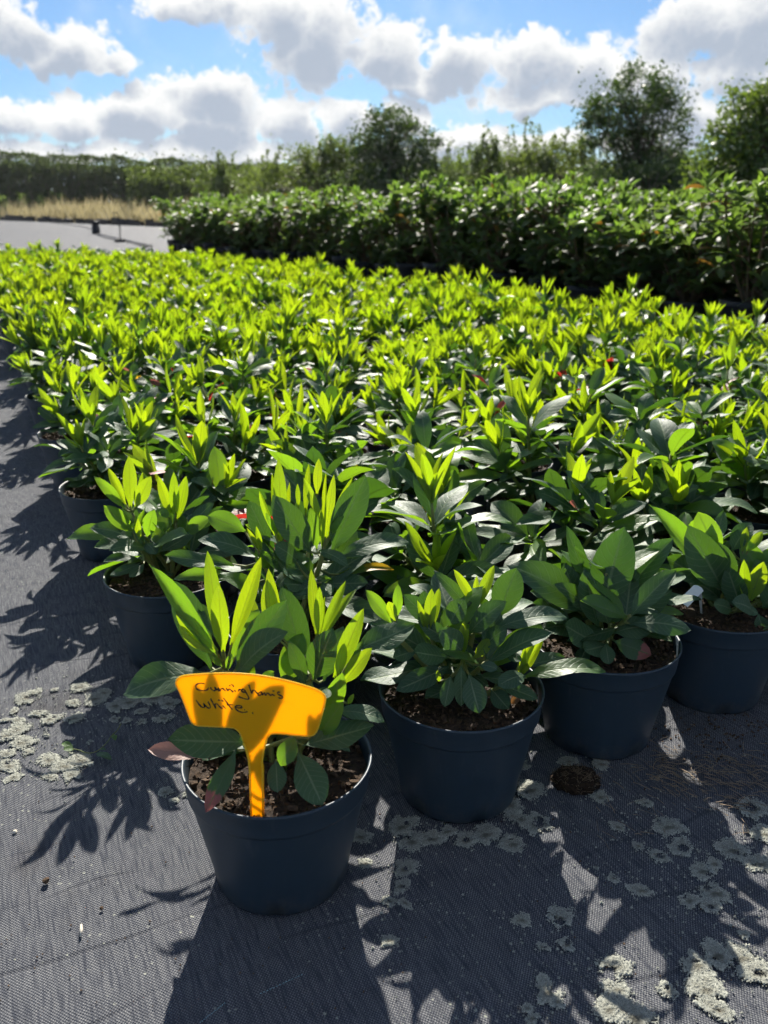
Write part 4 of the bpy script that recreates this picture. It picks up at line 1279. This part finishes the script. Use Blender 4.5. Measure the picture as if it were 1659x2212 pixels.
# dry grass verge between fabric and hedge
nG = 34000
gx, gy = rgn.uniform(-34, -3, nG * 2), rgn.uniform(24, 68, nG * 2)
edge = 34 + (-7.8 - gx) * (18 / 14.1)
edge = np.clip(edge, 26, 58)
ok = (gy > edge + .3) & (gy < edge + 13) & (gy < 66 - 18 * (gx + 36) / 30 - .6) & (gx > -.52 * gy - 2)
gx, gy = gx[ok], gy[ok]
n_ = len(gx)
hh = rgn.uniform(.6, 1.35, n_) * (0.75 + .5 * np.array([noise.noise(Vector((a * .6, b_ * .6, 2))) for a, b_ in zip(gx, gy)]))
hh = np.maximum(hh, .25)
ang = rgn.uniform(0, 6.283, n_); wd = rgn.uniform(.03, .055, n_)
lean = rgn.normal(size=(n_, 2)) * .30
b0 = np.stack([gx - np.cos(ang) * wd, gy - np.sin(ang) * wd, np.zeros(n_) - .03], 1)
b1 = np.stack([gx + np.cos(ang) * wd, gy + np.sin(ang) * wd, np.zeros(n_) - .03], 1)
tpv = np.stack([gx + lean[:, 0], gy + lean[:, 1], hh], 1)
V_ = np.stack([b0, b1, tpv], 1).reshape(-1, 3)
F_ = np.arange(n_ * 3).reshape(-1, 3)
U_ = np.tile(np.array([[0, 0], [1, 0], [.5, 1]]), (n_, 1))
tag(obj('dry_grass', np_mesh('dry_grass', V_, F_, U_, False, M['straw'])), 'straw coloured dry grass verge before the far hedge', 'grass', kind='stuff')

# tall green weeds in the verge
weeds = [(52, 472, 50, 'beside the left end of the edging'), (95, 470, 45, ''), (135, 462, 50, ''), (262, 474, 42, ''), (305, 478, 46, ''), (322, 478, 40, ''), (362, 482, 44, ''), (12, 470, 46, ''), (180, 474, 30, ''), (345, 470, 44, '')]
for i, (wx, wy, wh, _) in enumerate(weeds):
    d = ray(wx, wy)
    pb = at_z(wx, max(wy, 474), 0)
    sc_ = pb.y / FPX
    root = empty('weed', (pb.x, pb.y, 0))
    hgt = wh * sc_ * 1.0
    g_ = Geo()
    for q in range(5):
        e = Vector((RND.uniform(-.25, .25), RND.uniform(-.2, .2), hgt * RND.uniform(.7, 1.0)))
        g_.tube([Vector((0, 0, 0)), e * .5 + Vector((.03, 0, 0)), e], [.02, .015, .006], 4, False)
    obj('stem', g_.mesh('weed_stem', M['stem']), None, root)
    cc = np.stack([rgn.normal(size=160) * .16, rgn.normal(size=160) * .14, rgn.uniform(.05, 1, 160) * hgt], 1)
    tag(obj('leaves', quad_leaves('weed_leaves', cc, rgn.uniform(.10, .22, 160), rgn, M['weed'], asp=.35), None, root), kind='stuff')
    wr = sorted(q[0] for q in weeds).index(wx)
    tag(root, 'tall green weed in the dry grass verge, %s from the left' % ('leftmost' if wr == 0 else ORD[wr]), 'weed', 'green weeds along the verge')

# dark low edging boards along the verge
edge_pts = [(-26, 56.8), (-21.5, 51.2), (-17.5, 46.1), (-14.2, 41.9), (-11.5, 38.6), (-9.4, 35.9), (-7.4, 33.3), (-5.8, 31.3)]
lbl_e = ['far left', 'second', 'third', 'fourth', 'fifth', 'sixth', 'rightmost']
for i, ((xa, ya), (xb, yb)) in enumerate(zip(edge_pts, edge_pts[1:])):
    a, b_ = Vector((xa, ya, 0)), Vector((xb, yb, 0))
    L = (b_ - a).length * .86
    g_ = Geo()
    n_s = 6
    for k in range(n_s):
        hx = RND.uniform(.16, .30)
        g_.box((-L / 2 + (k + .5) * L / n_s, RND.uniform(-.03, .03), hx / 2 - .02), (L / n_s * .98, .16 + RND.uniform(-.02, .03), hx), Matrix.Rotation(RND.uniform(-.03, .03), 3, 'Y'))
    o = obj('edging_board', g_.mesh('edging_board', M['edging'], False))
    o.location = (a + b_) / 2 + Vector((0, .05, .01))
    o.rotation_euler.z = math.atan2(yb - ya, xb - xa)
    tag(o, 'dark weathered edging, %s length along the verge' % lbl_e[i], 'edging', 'edging boards at the end of the fabric')

# irrigation line on the bare fabric
def px_path(pts, z):
    return [at_z(x_, y_, 0) + Vector((0, 0, z)) for x_, y_ in pts]

for (pts, lab) in (([(110, 481), (150, 486), (185, 492), (205, 499), (215, 507), (240, 513), (265, 518), (300, 527), (330, 534)], 'black irrigation pipe lying across the bare fabric, upper run'),
                   ([(207, 508), (232, 516), (262, 521), (292, 528), (320, 536)], 'black irrigation pipe lying across the bare fabric, lower run')):
    P_ = px_path(pts, .02)
    g_ = Geo(); g_.tube(P_, .013, 6)
    tag(obj('irrigation_pipe', g_.mesh('irrigation_pipe', M['pipe'])), lab, 'pipe')
pb = at_z(208, 505, 0)
root = empty('valve_box', (pb.x, pb.y, 0))
g_ = Geo(); g_.lathe([(0, 0), (.11, 0), (.12, .02), (.10, .28), (.0, .28)], 12); obj('body', g_.mesh('valve_body', M['blackplastic']), None, root)
g_ = Geo(); g_.lathe([(0, .28), (.13, .28), (.13, .34), (.0, .35)], 12); obj('cap', g_.mesh('valve_cap', M['blackplastic']), None, root)
tag(root, 'small black upright valve post beside the irrigation pipe', 'valve')
pb = at_z(260, 523, 0)
root = empty('sprinkler_stake', (pb.x, pb.y, 0))
g_ = Geo(); g_.tube([Vector((0, 0, 0)), Vector((.02, 0, .35)), Vector((-.01, 0, .62))], .012, 6); obj('stake', g_.mesh('sprinkler_stake', M['pipe']), None, root)
g_ = Geo(); g_.tube([Vector((.0, 0, .02)), Vector((.02, -.02, .3)), Vector((-.10, 0, .62)), Vector((-.02, 0, .60))], .008, 5); obj('feed_tube', g_.mesh('feed_tube', M['pipe']), None, root)
g_ = Geo(); g_.box((0, 0, .03), (.2, .14, .07)); obj('foot', g_.mesh('sprinkler_foot', M['blackplastic'], False), None, root)
tag(root, 'thin black sprinkler stake with a curved feed tube on the bare fabric', 'sprinkler')

# ------------------------------------------------------------------ the yellow label
ZL = zoomed(420, 1640, 2.9625)
foot = at_z(*ZL(662, 1195), SOIL_Z + 0.002)
TILT = R(9)
lab_root = empty('plant_label', foot)
pn = Vector((0, -math.cos(TILT), math.sin(TILT)))
pu = Vector((0, math.sin(TILT), math.cos(TILT)))


def on_label(x, y, zf=ZL):
    d = ray(*zf(x, y)); o_ = Vector((0, 0, CAM_H))
    t_ = (foot - o_).dot(pn) / d.dot(pn)
    q = o_ + d * t_ - foot
    return Vector((q.x, 0, q.dot(pu)))          # label plane coordinates: x across, z along the plate


def catmull(pts, n, closed=False):
    out_ = []
    m_ = len(pts)
    for i in range(m_ if closed else m_ - 1):
        if closed:
            p0, p1, p2, p3 = (pts[(i + k) % m_] for k in (-1, 0, 1, 2))
        else:
            p0, p1, p2, p3 = pts[max(i - 1, 0)], pts[i], pts[i + 1], pts[min(i + 2, m_ - 1)]
        for k in range(n):
            t_ = k / n
            out_.append(0.5 * ((2 * p1) + (p2 - p0) * t_ + (2 * p0 - 5 * p1 + 4 * p2 - p3) * t_ ** 2 + (3 * p1 - p0 - 3 * p2 + p3) * t_ ** 3))
    if not closed: out_.append(pts[-1])
    return out_


def slab(name, outline, y0, y1):
    bm = bmesh.new()
    f_ = bm.faces.new([bm.verts.new((p_.x, y0, p_.z)) for p_ in outline])
    r_ = bmesh.ops.extrude_face_region(bm, geom=[f_])
    bmesh.ops.translate(bm, verts=[v_ for v_ in r_['geom'] if isinstance(v_, bmesh.types.BMVert)], vec=(0, y1 - y0, 0))
    bmesh.ops.recalc_face_normals(bm, faces=bm.faces)
    bmesh.ops.triangulate(bm, faces=[f for f in bm.faces if len(f.verts) > 4])
    me = bpy.data.meshes.new(name); bm.to_mesh(me); bm.free()
    me.materials.append(M['yellow'])
    return me


plate_px = [(66, 178), (100, 152), (170, 141), (280, 133), (400, 129), (520, 131), (640, 140), (770, 160), (900, 189), (1010, 219), (1100, 250), (1145, 277), (1164, 310), (1160, 350), (1140, 430), (1118, 510), (1098, 560), (1072, 586), (1030, 592), (940, 585), (850, 575), (790, 572), (755, 582), (735, 606),
            (560, 636), (545, 590), (520, 553), (480, 531), (400, 524), (300, 519), (230, 515), (190, 500), (165, 465), (130, 370), (90, 270), (62, 215)]
outline = [on_label(*q) for q in plate_px]
top = catmull(outline[:24], 3)
bot = catmull(outline[24:] + [outline[0]], 3)[:-1]
outline_s = top + bot
TH = 0.0014
plate = obj('plate', slab('label_plate', outline_s, -TH / 2, TH / 2), None, lab_root)
plate.rotation_euler.x = -TILT
stake_px = [(560, 637), (575, 680), (592, 740), (600, 820), (606, 1000), (612, 1235), (713, 1235), (712, 1000), (711, 820), (700, 760), (708, 700), (735, 607)]
stake = obj('stake', slab('label_stake', [on_label(*q) for q in stake_px], -TH / 2 + .0001, TH / 2 - .0001), None, lab_root)
stake.rotation_euler.x = -TILT
g_ = Geo()
inset = [p_ * 1.0 for p_ in outline_s]
g_.tube([Vector((p_.x, 0, p_.z)) for p_ in inset[:70]], 0.00105, 6)
g_.tube([Vector((p_.x, 0, p_.z)) for p_ in inset[70:] + inset[:1]], 0.00105, 6)
e = obj('raised_edge', g_.mesh('label_edge', M['yedge']), None, plate)
for side, pts in (('l', [(560, 640), (580, 690), (600, 770), (608, 860), (612, 1000), (620, 1225)]), ('r', [(733, 610), (708, 700), (698, 780), (702, 860), (703, 1000), (704, 1225)])):
    g_ = Geo()
    g_.tube([Vector((0, -TH * .75, 0)) + on_label(*q) for q in pts], 0.0011, 6)
    obj('rib', g_.mesh('stake_rib', M['yedge']), None, stake)
ZW = zoomed(480, 1695, 6.9125)
STROKES = [
    [(220, 92), (150, 85), (88, 104), (70, 140), (82, 178), (130, 204), (200, 213), (262, 200), (290, 165)],
    [(320, 155), (342, 188), (382, 215), (412, 198), (392, 150), (430, 188), (478, 222)], [(452, 162), (488, 214), (505, 185), (532, 175), (560, 200), (587, 218)],
    [(592, 165), (622, 212), (642, 184), (672, 200), (717, 240)], [(735, 205), (760, 234)], [(645, 125), (668, 131)], [(675, 106), (710, 120), (722, 150)],
    [(800, 226), (818, 196), (845, 194), (868, 218), (890, 238)], [(905, 194), (872, 192), (858, 222), (888, 240), (928, 234), (908, 194), (932, 242), (972, 308), (986, 342), (962, 361), (890, 346), (808, 317)],
    [(984, 112), (1000, 160), (1034, 262), (1050, 216), (1085, 209), (1120, 250), (1152, 272)], [(1202, 234), (1160, 250), (1144, 286), (1180, 291), (1215, 268), (1202, 236), (1224, 290), (1246, 252), (1276, 292), (1300, 256), (1332, 272), (1366, 302), (1382, 276), (1432, 302)],
    [(1393, 223), (1428, 217)], [(1518, 236), (1482, 244), (1490, 274), (1540, 300), (1570, 326), (1546, 346), (1494, 336)],
    [(75, 374), (110, 430), (160, 486), (206, 506), (221, 480), (200, 430), (240, 476), (290, 516), (322, 490), (280, 404)],
    [(326, 350), (360, 420), (412, 522), (402, 452), (436, 444), (480, 490), (532, 526)], [(530, 470), (586, 522)], [(455, 374), (490, 383)], [(510, 377), (550, 400)],
    [(545, 337), (600, 410), (650, 480), (702, 541)], [(604, 456), (712, 457)],
    [(758, 502), (820, 512), (866, 500), (840, 471), (782, 474), (748, 496), (762, 532), (820, 574), (890, 590), (962, 574)], [(1044, 592), (1062, 612)], [(905, 540), (916, 544)]]
Vw, Fw = [], []
for st in STROKES:
    pts = catmull([on_label(*q, zf=ZW) for q in st], 5)
    pts = [p_ for i, p_ in enumerate(pts) if i == 0 or (p_ - pts[i - 1]).length > 1e-6]
    b_0 = len(Vw)
    for i, p_ in enumerate(pts):
        d = (pts[min(i + 1, len(pts) - 1)] - pts[max(i - 1, 0)]).normalized()
        nn = Vector((-d.z, 0, d.x))
        wdt = 0.00058 * (0.85 + .25 * math.sin(i * .5 + len(st))) + .00016
        for s_ in (-1, 1):
            q = p_ + nn * wdt * s_
            Vw.append((q.x, -TH / 2 - .00025, q.z))
    for i in range(len(pts) - 1):
        a = b_0 + i * 2
        Fw.append((a, a + 1, a + 3, a + 2))
obj('lettering', np_mesh('lettering', Vw, Fw, None, False, M['ink']), None, plate)
tag(lab_root, 'yellow plastic plant label with black handwriting stuck in the front pot', 'plant label')

# white tag in the right front pot
tb, te = at_y(1508.8, 1271.0, 1.185), at_y(1475.0, 1305.0, 1.150)
root_t = Vector((tb.x + .018, tb.y + .020, SOIL_Z - .004))
g_ = Geo()
dv = (te - tb).normalized()
view = (Vector((0, 0, CAM_H)) - tb).normalized()
sd_ = dv.cross(view + Vector((0, 0, .4))).normalized()
nv = sd_.cross(dv)
wt_ = .0080
b0 = [root_t - sd_ * .0015, root_t + sd_ * .0015, tb - dv * .004 + sd_ * .003, tb + sd_ * wt_, te + sd_ * wt_, te - sd_ * wt_, tb - sd_ * wt_, tb - dv * .004 - sd_ * .003]
n0 = len(b0)
for q in b0: g_.v.append(q)
for q in b0: g_.v.append(q + nv * .0010)
for f_ in ((0, 1, 2, 7), (7, 2, 3, 6), (6, 3, 4, 5)):
    g_.f.append(tuple(reversed(f_))); g_.f.append(tuple(k + n0 for k in f_))
for k in range(n0): g_.f.append((k, (k + 1) % n0, n0 + (k + 1) % n0, n0 + k))
tag(obj('pot_tag', g_.mesh('pot_tag', M['whitetag'], False)), 'small blank white plastic tag leaning over the right front pot', 'plant tag')

# ------------------------------------------------------------------ lichen, litter and clods on the fabric
ZA = zoomed(0, 1700, 3.456)
ZB = zoomed(900, 1900, 1.6265)
LICH = [(ZA, 3.456, q) for q in [(240, 150, 125, .5), (125, 270, 55, .2), (640, 200, 65, .2), (440, 340, 95, .3), (650, 330, 95, .3), (320, 290, 80, .1), (150, 430, 130, 0), (190, 540, 120, .1), (60, 480, 110, .2), (80, 740, 110, .35), (40, 350, 50, .1), (150, 350, 60, .2), (130, 840, 90, .1), (420, 690, 120, .1), (560, 740, 130, 0), (700, 690, 130, 0),
        (620, 820, 80, 0), (430, 840, 80, 0), (820, 160, 110, .1), (900, 110, 90, 0), (410, 480, 30, 0), (985, 335, 55, .1), (1095, 355, 45, .2), (1230, 360, 50, .2), (1000, 220, 120, .1), (1120, 190, 120, 0), (1220, 270, 70, .1), (1420, 330, 100, .1), (1330, 150, 120, 0), (1460, 200, 110, .2), (1430, 970, 65, .2), (1510, 1040, 50, 0), (1600, 990, 40, 0), (470, 85, 40, .2), (250, 620, 70, .1), (60, 640, 90, .2), (770, 535, 28, 0), (700, 60, 90, .2)]]
LICH += [(ZB, 1.6265, q) for q in [(170, 270, 75, .3), (210, 330, 65, .2), (290, 320, 60, .2), (360, 290, 50, .1), (430, 325, 60, .4), (510, 300, 65, .1), (600, 180, 60, .2), (620, 340, 60, .3), (650, 240, 60, .1), (720, 250, 75, .65), (690, 120, 65, .2), (640, 20, 50, 0), (850, 5, 50, 0), (975, 150, 42, .2), (980, 15, 48, .2), (180, 440, 58, .4), (170, 510, 48, .3), (120, 575, 36, .3), (180, 580, 36, 0),
        (1045, 272, 42, .1), (1250, 270, 72, .3), (1160, 175, 38, .2), (1305, 355, 64, .5), (1215, 390, 50, .5), (1130, 350, 27, 0), (1390, 450, 60, .4), (1440, 420, 45, .2), (1510, 365, 66, .2), (1440, 540, 62, .4), (1340, 570, 46, .3), (1420, 590, 50, .4), (1600, 195, 75, .5), (1640, 300, 60, .2), (1620, 420, 75, .1), (1140, 530, 52, .25), (815, 640, 60, .55), (655, 650, 42, .1), (120, 735, 38, .1),
        (765, 940, 70, .45), (800, 980, 45, .2), (1030, 840, 75, .6), (1040, 930, 60, .1), (1010, 1010, 70, 0), (1110, 1040, 95, .1), (1370, 830, 70, .3), (1450, 790, 70, .2), (1550, 800, 80, .4), (1620, 860, 80, .3), (1400, 930, 80, .1), (1450, 1010, 70, .1), (1560, 710, 28, .1), (20, 420, 35, .1), (0, 310, 55, .2), (1030, 480, 30, .4), (960, 440, 14, 0), (740, 760, 30, .3), (840, 750, 40, .5), (1250, 940, 40, .4), (680, 1010, 30, .2), (700, 1050, 40, .2)]]
for i, (zf, sc_, (x_, y_, r_, hole)) in enumerate(LICH):
    c = at_z(*zf(x_, y_), 0)
    if c.y < .5: continue
    rad = r_ / sc_ * .864 / FPX * (c - Vector((0, 0, CAM_H))).length
    sv = i * 7.31
    cell = 0.0008
    rad *= .92
    half = int(rad * 1.9 / cell) + 1
    rl = random.Random(400 + i)
    la, ls = rl.uniform(0, 3.14), rl.uniform(1.0, 1.55)
    hx, hy = rl.uniform(-.4, .4) * rad, rl.uniform(-.4, .4) * rad
    ca_, sa_ = math.cos(la), math.sin(la)
    idx, Vv, Uu, Ff = {}, [], [], []

    def field(px_, py_):
        q = Vector((px_, py_ * .86, 0))
        r0 = Vector((px_ * ca_ + py_ * sa_, (py_ * ca_ - px_ * sa_) * ls, 0)).length / rad
        rh = math.hypot(px_ - hx, py_ - hy) / rad
        a = math.atan2(py_, px_)
        lim = 1 + .38 * noise.noise(Vector((math.cos(a) * 1.2 + sv, math.sin(a) * 1.2, sv))) + .10 * noise.noise(Vector((math.cos(a) * 3.5 + sv, math.sin(a) * 3.5, 1))) + .0 * abs(noise.noise(Vector((math.cos(a) * 9 + sv, math.sin(a) * 9, 2))))
        rr = r0 / max(.3, lim)
        m_ = min(1 - rr, (rh - hole * .8) * 1.6 + .25 if hole > .05 else 9) * 1.15
        m_ += .34 * noise.noise(q * 110 + Vector((sv, 0, 0))) + .42 * noise.noise(q * 560 + Vector((0, sv, 0)))
        return m_, rr
    for gy_ in range(-half, half):
        for gx_ in range(-half, half):
            px_, py_ = (gx_ + .5) * cell, (gy_ + .5) * cell
            m_, rr = field(px_, py_)
            if m_ < .10 or rr > 1.5: continue
            f_ = []
            for (ix, iy) in ((gx_, gy_), (gx_ + 1, gy_), (gx_ + 1, gy_ + 1), (gx_, gy_ + 1)):
                if (ix, iy) not in idx:
                    jx = ix * cell + .0005 * noise.noise(Vector((ix * 1.7 + sv, iy * 1.7, 5))) * 1.6
                    jy = iy * cell + .0005 * noise.noise(Vector((ix * 1.7, iy * 1.7 + sv, 9))) * 1.6
                    mm, r2 = field(jx, jy)
                    lump = abs(noise.noise(Vector((jx * 420 + sv, jy * 420, 3)))) + .5 * abs(noise.noise(Vector((jx * 900, jy * 900 + sv, 6))))
                    hz = -.0006 if mm < .10 else .0001 + .0014 * min(1, mm * 2.2) * (.15 + 1.7 * lump)
                    idx[(ix, iy)] = len(Vv)
                    Vv.append((jx, jy, hz)); Uu.append((min(1, r2), 0))
                f_.append(idx[(ix, iy)])
            Ff.append(f_)
    if len(Ff) < 3: continue
    o = obj('lichen', np_mesh('lichen', Vv, Ff, Uu, True, M['lichen']), None, mat_o)
    o.location = (c.x, c.y, .0005)

# young lichen: scattered flakes round the patches
rg = random.Random(55)
Vv, Ff = [], []
anch = [at_z(*zf(x_, y_), 0) for zf, sc_, (x_, y_, r_, h_) in LICH]
anch = [a for a in anch if .55 < a.y < 1.4]
for k in range(2300):
    a = rg.choice(anch)
    sp_ = rg.choice((.012, .02, .035, .06))
    x_, y_ = a.x + rg.gauss(0, sp_), a.y + rg.gauss(0, sp_)
    if k % 7 == 0: x_, y_ = rg.uniform(-.1, .5), rg.uniform(.58, 1.0)
    s_ = rg.choice((.0005, .0006, .0008, .0011, .0016)) * rg.uniform(.8, 1.2)
    b_0 = len(Vv); ph = rg.uniform(0, 6)
    for q in range(5):
        rr = s_ * rg.uniform(.7, 1.3)
        Vv.append((x_ + rr * math.cos(ph + q * 1.2566), y_ + rr * math.sin(ph + q * 1.2566), -.0004))
    Vv.append((x_, y_, .0012 + s_ * .5))
    for q in range(5): Ff.append((b_0 + q, b_0 + (q + 1) % 5, b_0 + 5))
o = obj('lichen_flakes', np_mesh('lichen_flakes', Vv, Ff, np.full((len(Vv), 2), .8), False, M['lichen']), None, mat_o)
o['kind'] = 'stuff'

# clod of peaty moss
c = at_z(1243, 1690, 0)
rg = random.Random(8)
bm = bmesh.new()
bmesh.ops.create_icosphere(bm, subdivisions=4, radius=1)
for v_ in bm.verts:
    q = v_.co.copy()
    k = 1 + .22 * noise.noise(q * 2.2) + .14 * noise.noise(q * 6) + .07 * noise.noise(q * 17)
    v_.co = Vector((q.x * .030 * k, q.y * .027 * k, max(-.002, q.z * .012 * k + .004)))
me = bpy.data.meshes.new('peat_clod'); bm.to_mesh(me); bm.free()
cl = empty('peat_clod', (c.x, c.y, 0))
obj('core', me, M['moss'], cl)
g_ = Geo()
for k in range(240):
    a, e_ = rg.uniform(0, 6.28), rg.uniform(.05, 1.5)
    p0 = Vector((.030 * math.cos(a) * math.cos(e_), .027 * math.sin(a) * math.cos(e_), .003 + .013 * math.sin(e_)))
    d = Vector((rg.uniform(-1, 1), rg.uniform(-1, 1), rg.uniform(-.4, .6))).normalized() * rg.uniform(.005, .012)
    g_.tube([p0, p0 + d * .6 + Vector((0, 0, .001)), p0 + d + Vector((0, 0, -.001))], .00035, 3, False)
tag(obj('fibres', g_.mesh('clod_fibres', M['wood'], False), None, cl), kind='stuff')
tag(cl, 'dark round clod of peat lying on the fabric before the third pot', 'peat clod')

# broken weed sprig on the fabric at the left
ZS = ZA
sp = empty('weed_sprig', at_z(*ZS(800, 625), 0))
o0 = at_z(*ZS(800, 625), 0)
def loc(x_, y_, z_=.004): return at_z(*ZS(x_, y_), z_) - o0
g_ = Geo()
g_.tube(catmull([loc(600, 590, .006), loc(680, 605), loc(740, 628), loc(800, 628), loc(860, 600, .008), loc(920, 545, .010), loc(965, 480, .010), loc(1010, 440, .008), loc(1045, 378)], 4), .0007, 5)
obj('stem', g_.mesh('sprig_stem', M['stem']), None, sp)
for (bx_, by_, tx_, ty_, W, kind) in ((640, 600, 535, 545, .010, 'L'), (640, 605, 545, 600, .009, 'L'), (830, 640, 965, 688, .011, 'M'), (975, 480, 1000, 520, .008, 'L'), (860, 605, 915, 600, .005, 'M')):
    bs, tp = loc(bx_, by_, .004), loc(tx_, ty_, .008)
    lo = obj('leaf', leaf_mesh(kind, 1), None, sp)
    lo.matrix_basis = leaf_matrix(bs, tp, Vector((0, -.3, 1)), W)
tag(sp, 'wilted green weed sprig lying on the fabric left of the label', 'weed sprig')

# pale splinters and crumbs
ZC = zoomed(0, 1700, 2.37)
for (x0_, y0_, x1_, y1_, r_, mt, lab) in ((482, 1450, 478, 1520, .0017, 'chalk', 'pale wood splinter on the sunlit fabric, lower left'),):
    a, b_ = at_z(*ZC(x0_, y0_), .0015), at_z(*ZC(x1_, y1_), .0015)
    g_ = Geo(); g_.tube([a, a.lerp(b_, .5) + Vector((.0005, 0, .001)), b_], [r_ * .6, r_, r_ * .7], 5)
    tag(obj('splinter', g_.mesh('splinter', M[mt])), lab, 'splinter')
crumbs = [(275, 1188, .0042, 'dark crumb of compost on the sunlit fabric, left', 'crumb'), (88, 898, .0026, 'pale chip of grit at the left edge of the sunlit fabric', 'chalk'), (600, 1352, .0022, 'tiny dark crumb left of the labelled pot base', 'crumb')]
for x_, y_, s_, lab, mt in crumbs:
    bm = bmesh.new(); bmesh.ops.create_icosphere(bm, subdivisions=2, radius=s_)
    for v_ in bm.verts: v_.co *= 1 + .5 * noise.noise(v_.co * 400)
    me = bpy.data.meshes.new('crumb'); bm.to_mesh(me); bm.free()
    o = obj('crumb', me, M[mt]); o.location = at_z(*ZC(x_, y_), s_ * .5); o.scale.z = .6
    tag(o, lab, 'crumb')

# loose fine debris: dry roots, straw and grit gathered on the right of the fabric
ZR = zoomed(1400, 1680, 3.19)
g_ = Geo()
rg = random.Random(31)
for k in range(330):
    if k < 150: x_, y_ = rg.gauss(1330, 210), rg.gauss(850, 120)
    elif k < 240: x_, y_ = rg.gauss(850, 130), rg.gauss(800, 90)
    else: x_, y_ = rg.uniform(200, 1650), rg.uniform(350, 1300)
    c = at_z(*ZR(x_, y_), .001)
    a = R(rg.gauss(-35, 35)); L = rg.uniform(.006, .028)
    d = Vector((math.cos(a), math.sin(a), rg.uniform(-.02, .08))) * L
    g_.tube([c, c + d * .5 + Vector((rg.uniform(-.002, .002), 0, .0012)), c + d], rg.choice((.0003, .0004, .0006)), 3, False)
tag(obj('root_litter', g_.mesh('root_litter', M['dry'], False)), 'fine dry roots and straw scattered on the shaded fabric', 'litter', kind='stuff')
g_ = Geo()
for k in range(420):
    if k < 200: c = at_z(rg.uniform(0, 1659), rg.uniform(1500, 2212), .0006)
    else: c = at_z(*ZR(rg.gauss(1300, 330), rg.gauss(450, 130)), .0008)
    s_ = rg.uniform(.0005, .0016) if k < 200 else rg.uniform(.0008, .0028)
    g_.box(c, (s_, s_ * rg.uniform(.6, 1.6), s_ * .8), Matrix.Rotation(rg.uniform(0, 6), 3, 'Z'))
tag(obj('grit', g_.mesh('grit', M['crumb'], False)), 'specks of compost and grit spilled on the fabric', 'grit', kind='stuff')

# ruck of fabric with trapped dirt in front of the right pot
ruck = [(740, 150), (820, 200), (930, 250), (1080, 290), (1230, 350), (1420, 400), (1660, 470), (1900, 540)]
P_ = [at_z(*ZR(x_, y_), 0) for x_, y_ in ruck]
P_ = catmull(P_, 5)
Vv, Ff = [], []
for i, q in enumerate(P_):
    d = (P_[min(i + 1, len(P_) - 1)] - P_[max(i - 1, 0)]).normalized()
    s_ = Vector((-d.y, d.x, 0))
    amp = .006 * math.sin(math.pi * min(1, (i + 1.5) / 8)) * (1 + .35 * noise.noise(q * 30))
    for k, (off, hz) in enumerate(((-.016, -.002), (-.008, .35), (-.003, .95), (.001, 1.0), (.007, .6), (.018, .12), (.030, -.002))):
        Vv.append(tuple(q + s_ * off + Vector((0, 0, amp * hz if hz > 0 else hz))))
for i in range(len(P_) - 1):
    for k in range(6):
        a = i * 7 + k
        Ff.append((a, a + 1, a + 8, a + 7))
obj('fabric_ruck', np_mesh('fabric_ruck', Vv, Ff, None, True, M['fabric']), None, mat_o)

# dashed tracer threads woven into the cloth
g_ = Geo()
for (xa, ya, xb, yb) in ((1540, 1860, 1660, 1805), (1185, 2030, 1255, 1975)):
    a, b_ = at_z(*ZC(xa, ya), .0022), at_z(*ZC(xb, yb), .0022)
    ext = b_ + (b_ - a) * 1.2
    n_ = 14
    for k in range(n_):
        p0, p1 = a.lerp(ext, k / n_), a.lerp(ext, (k + .6) / n_)
        g_.tube([p0, p1], .00035, 4)
obj('tracer_thread', g_.mesh('tracer_thread', M['thread'], False), None, mat_o)

print('spots', len(spots), 'near', count_near, 'objects', len(bpy.data.objects))

# ------------------------------------------------------------------ thin volume added to lift the far tones, as lens flare would
hz = Geo()
hz.box((0, 36, 3.0), (130, 86, 8.4))
hz_o = obj('added_veil', hz.mesh('added_veil', None, False))
hm = bpy.data.materials.new('added_veil')
hm.use_nodes = True
hm.node_tree.nodes.clear()
hb = NB(hm.node_tree)
pv = hb.n('ShaderNodeVolumePrincipled')
pv.inputs['Color'].default_value = (0.92, 0.95, 1.0, 1)
pv.inputs['Density'].default_value = 0.0002
pv.inputs['Anisotropy'].default_value = 0.35
ho = hb.n('ShaderNodeOutputMaterial')
hb.link(pv.outputs[0], ho.inputs['Volume'])
hz_o.data.materials.append(hm)
tag(hz_o, 'thin pale volume added over the whole nursery to lift the far tones', kind='stuff')
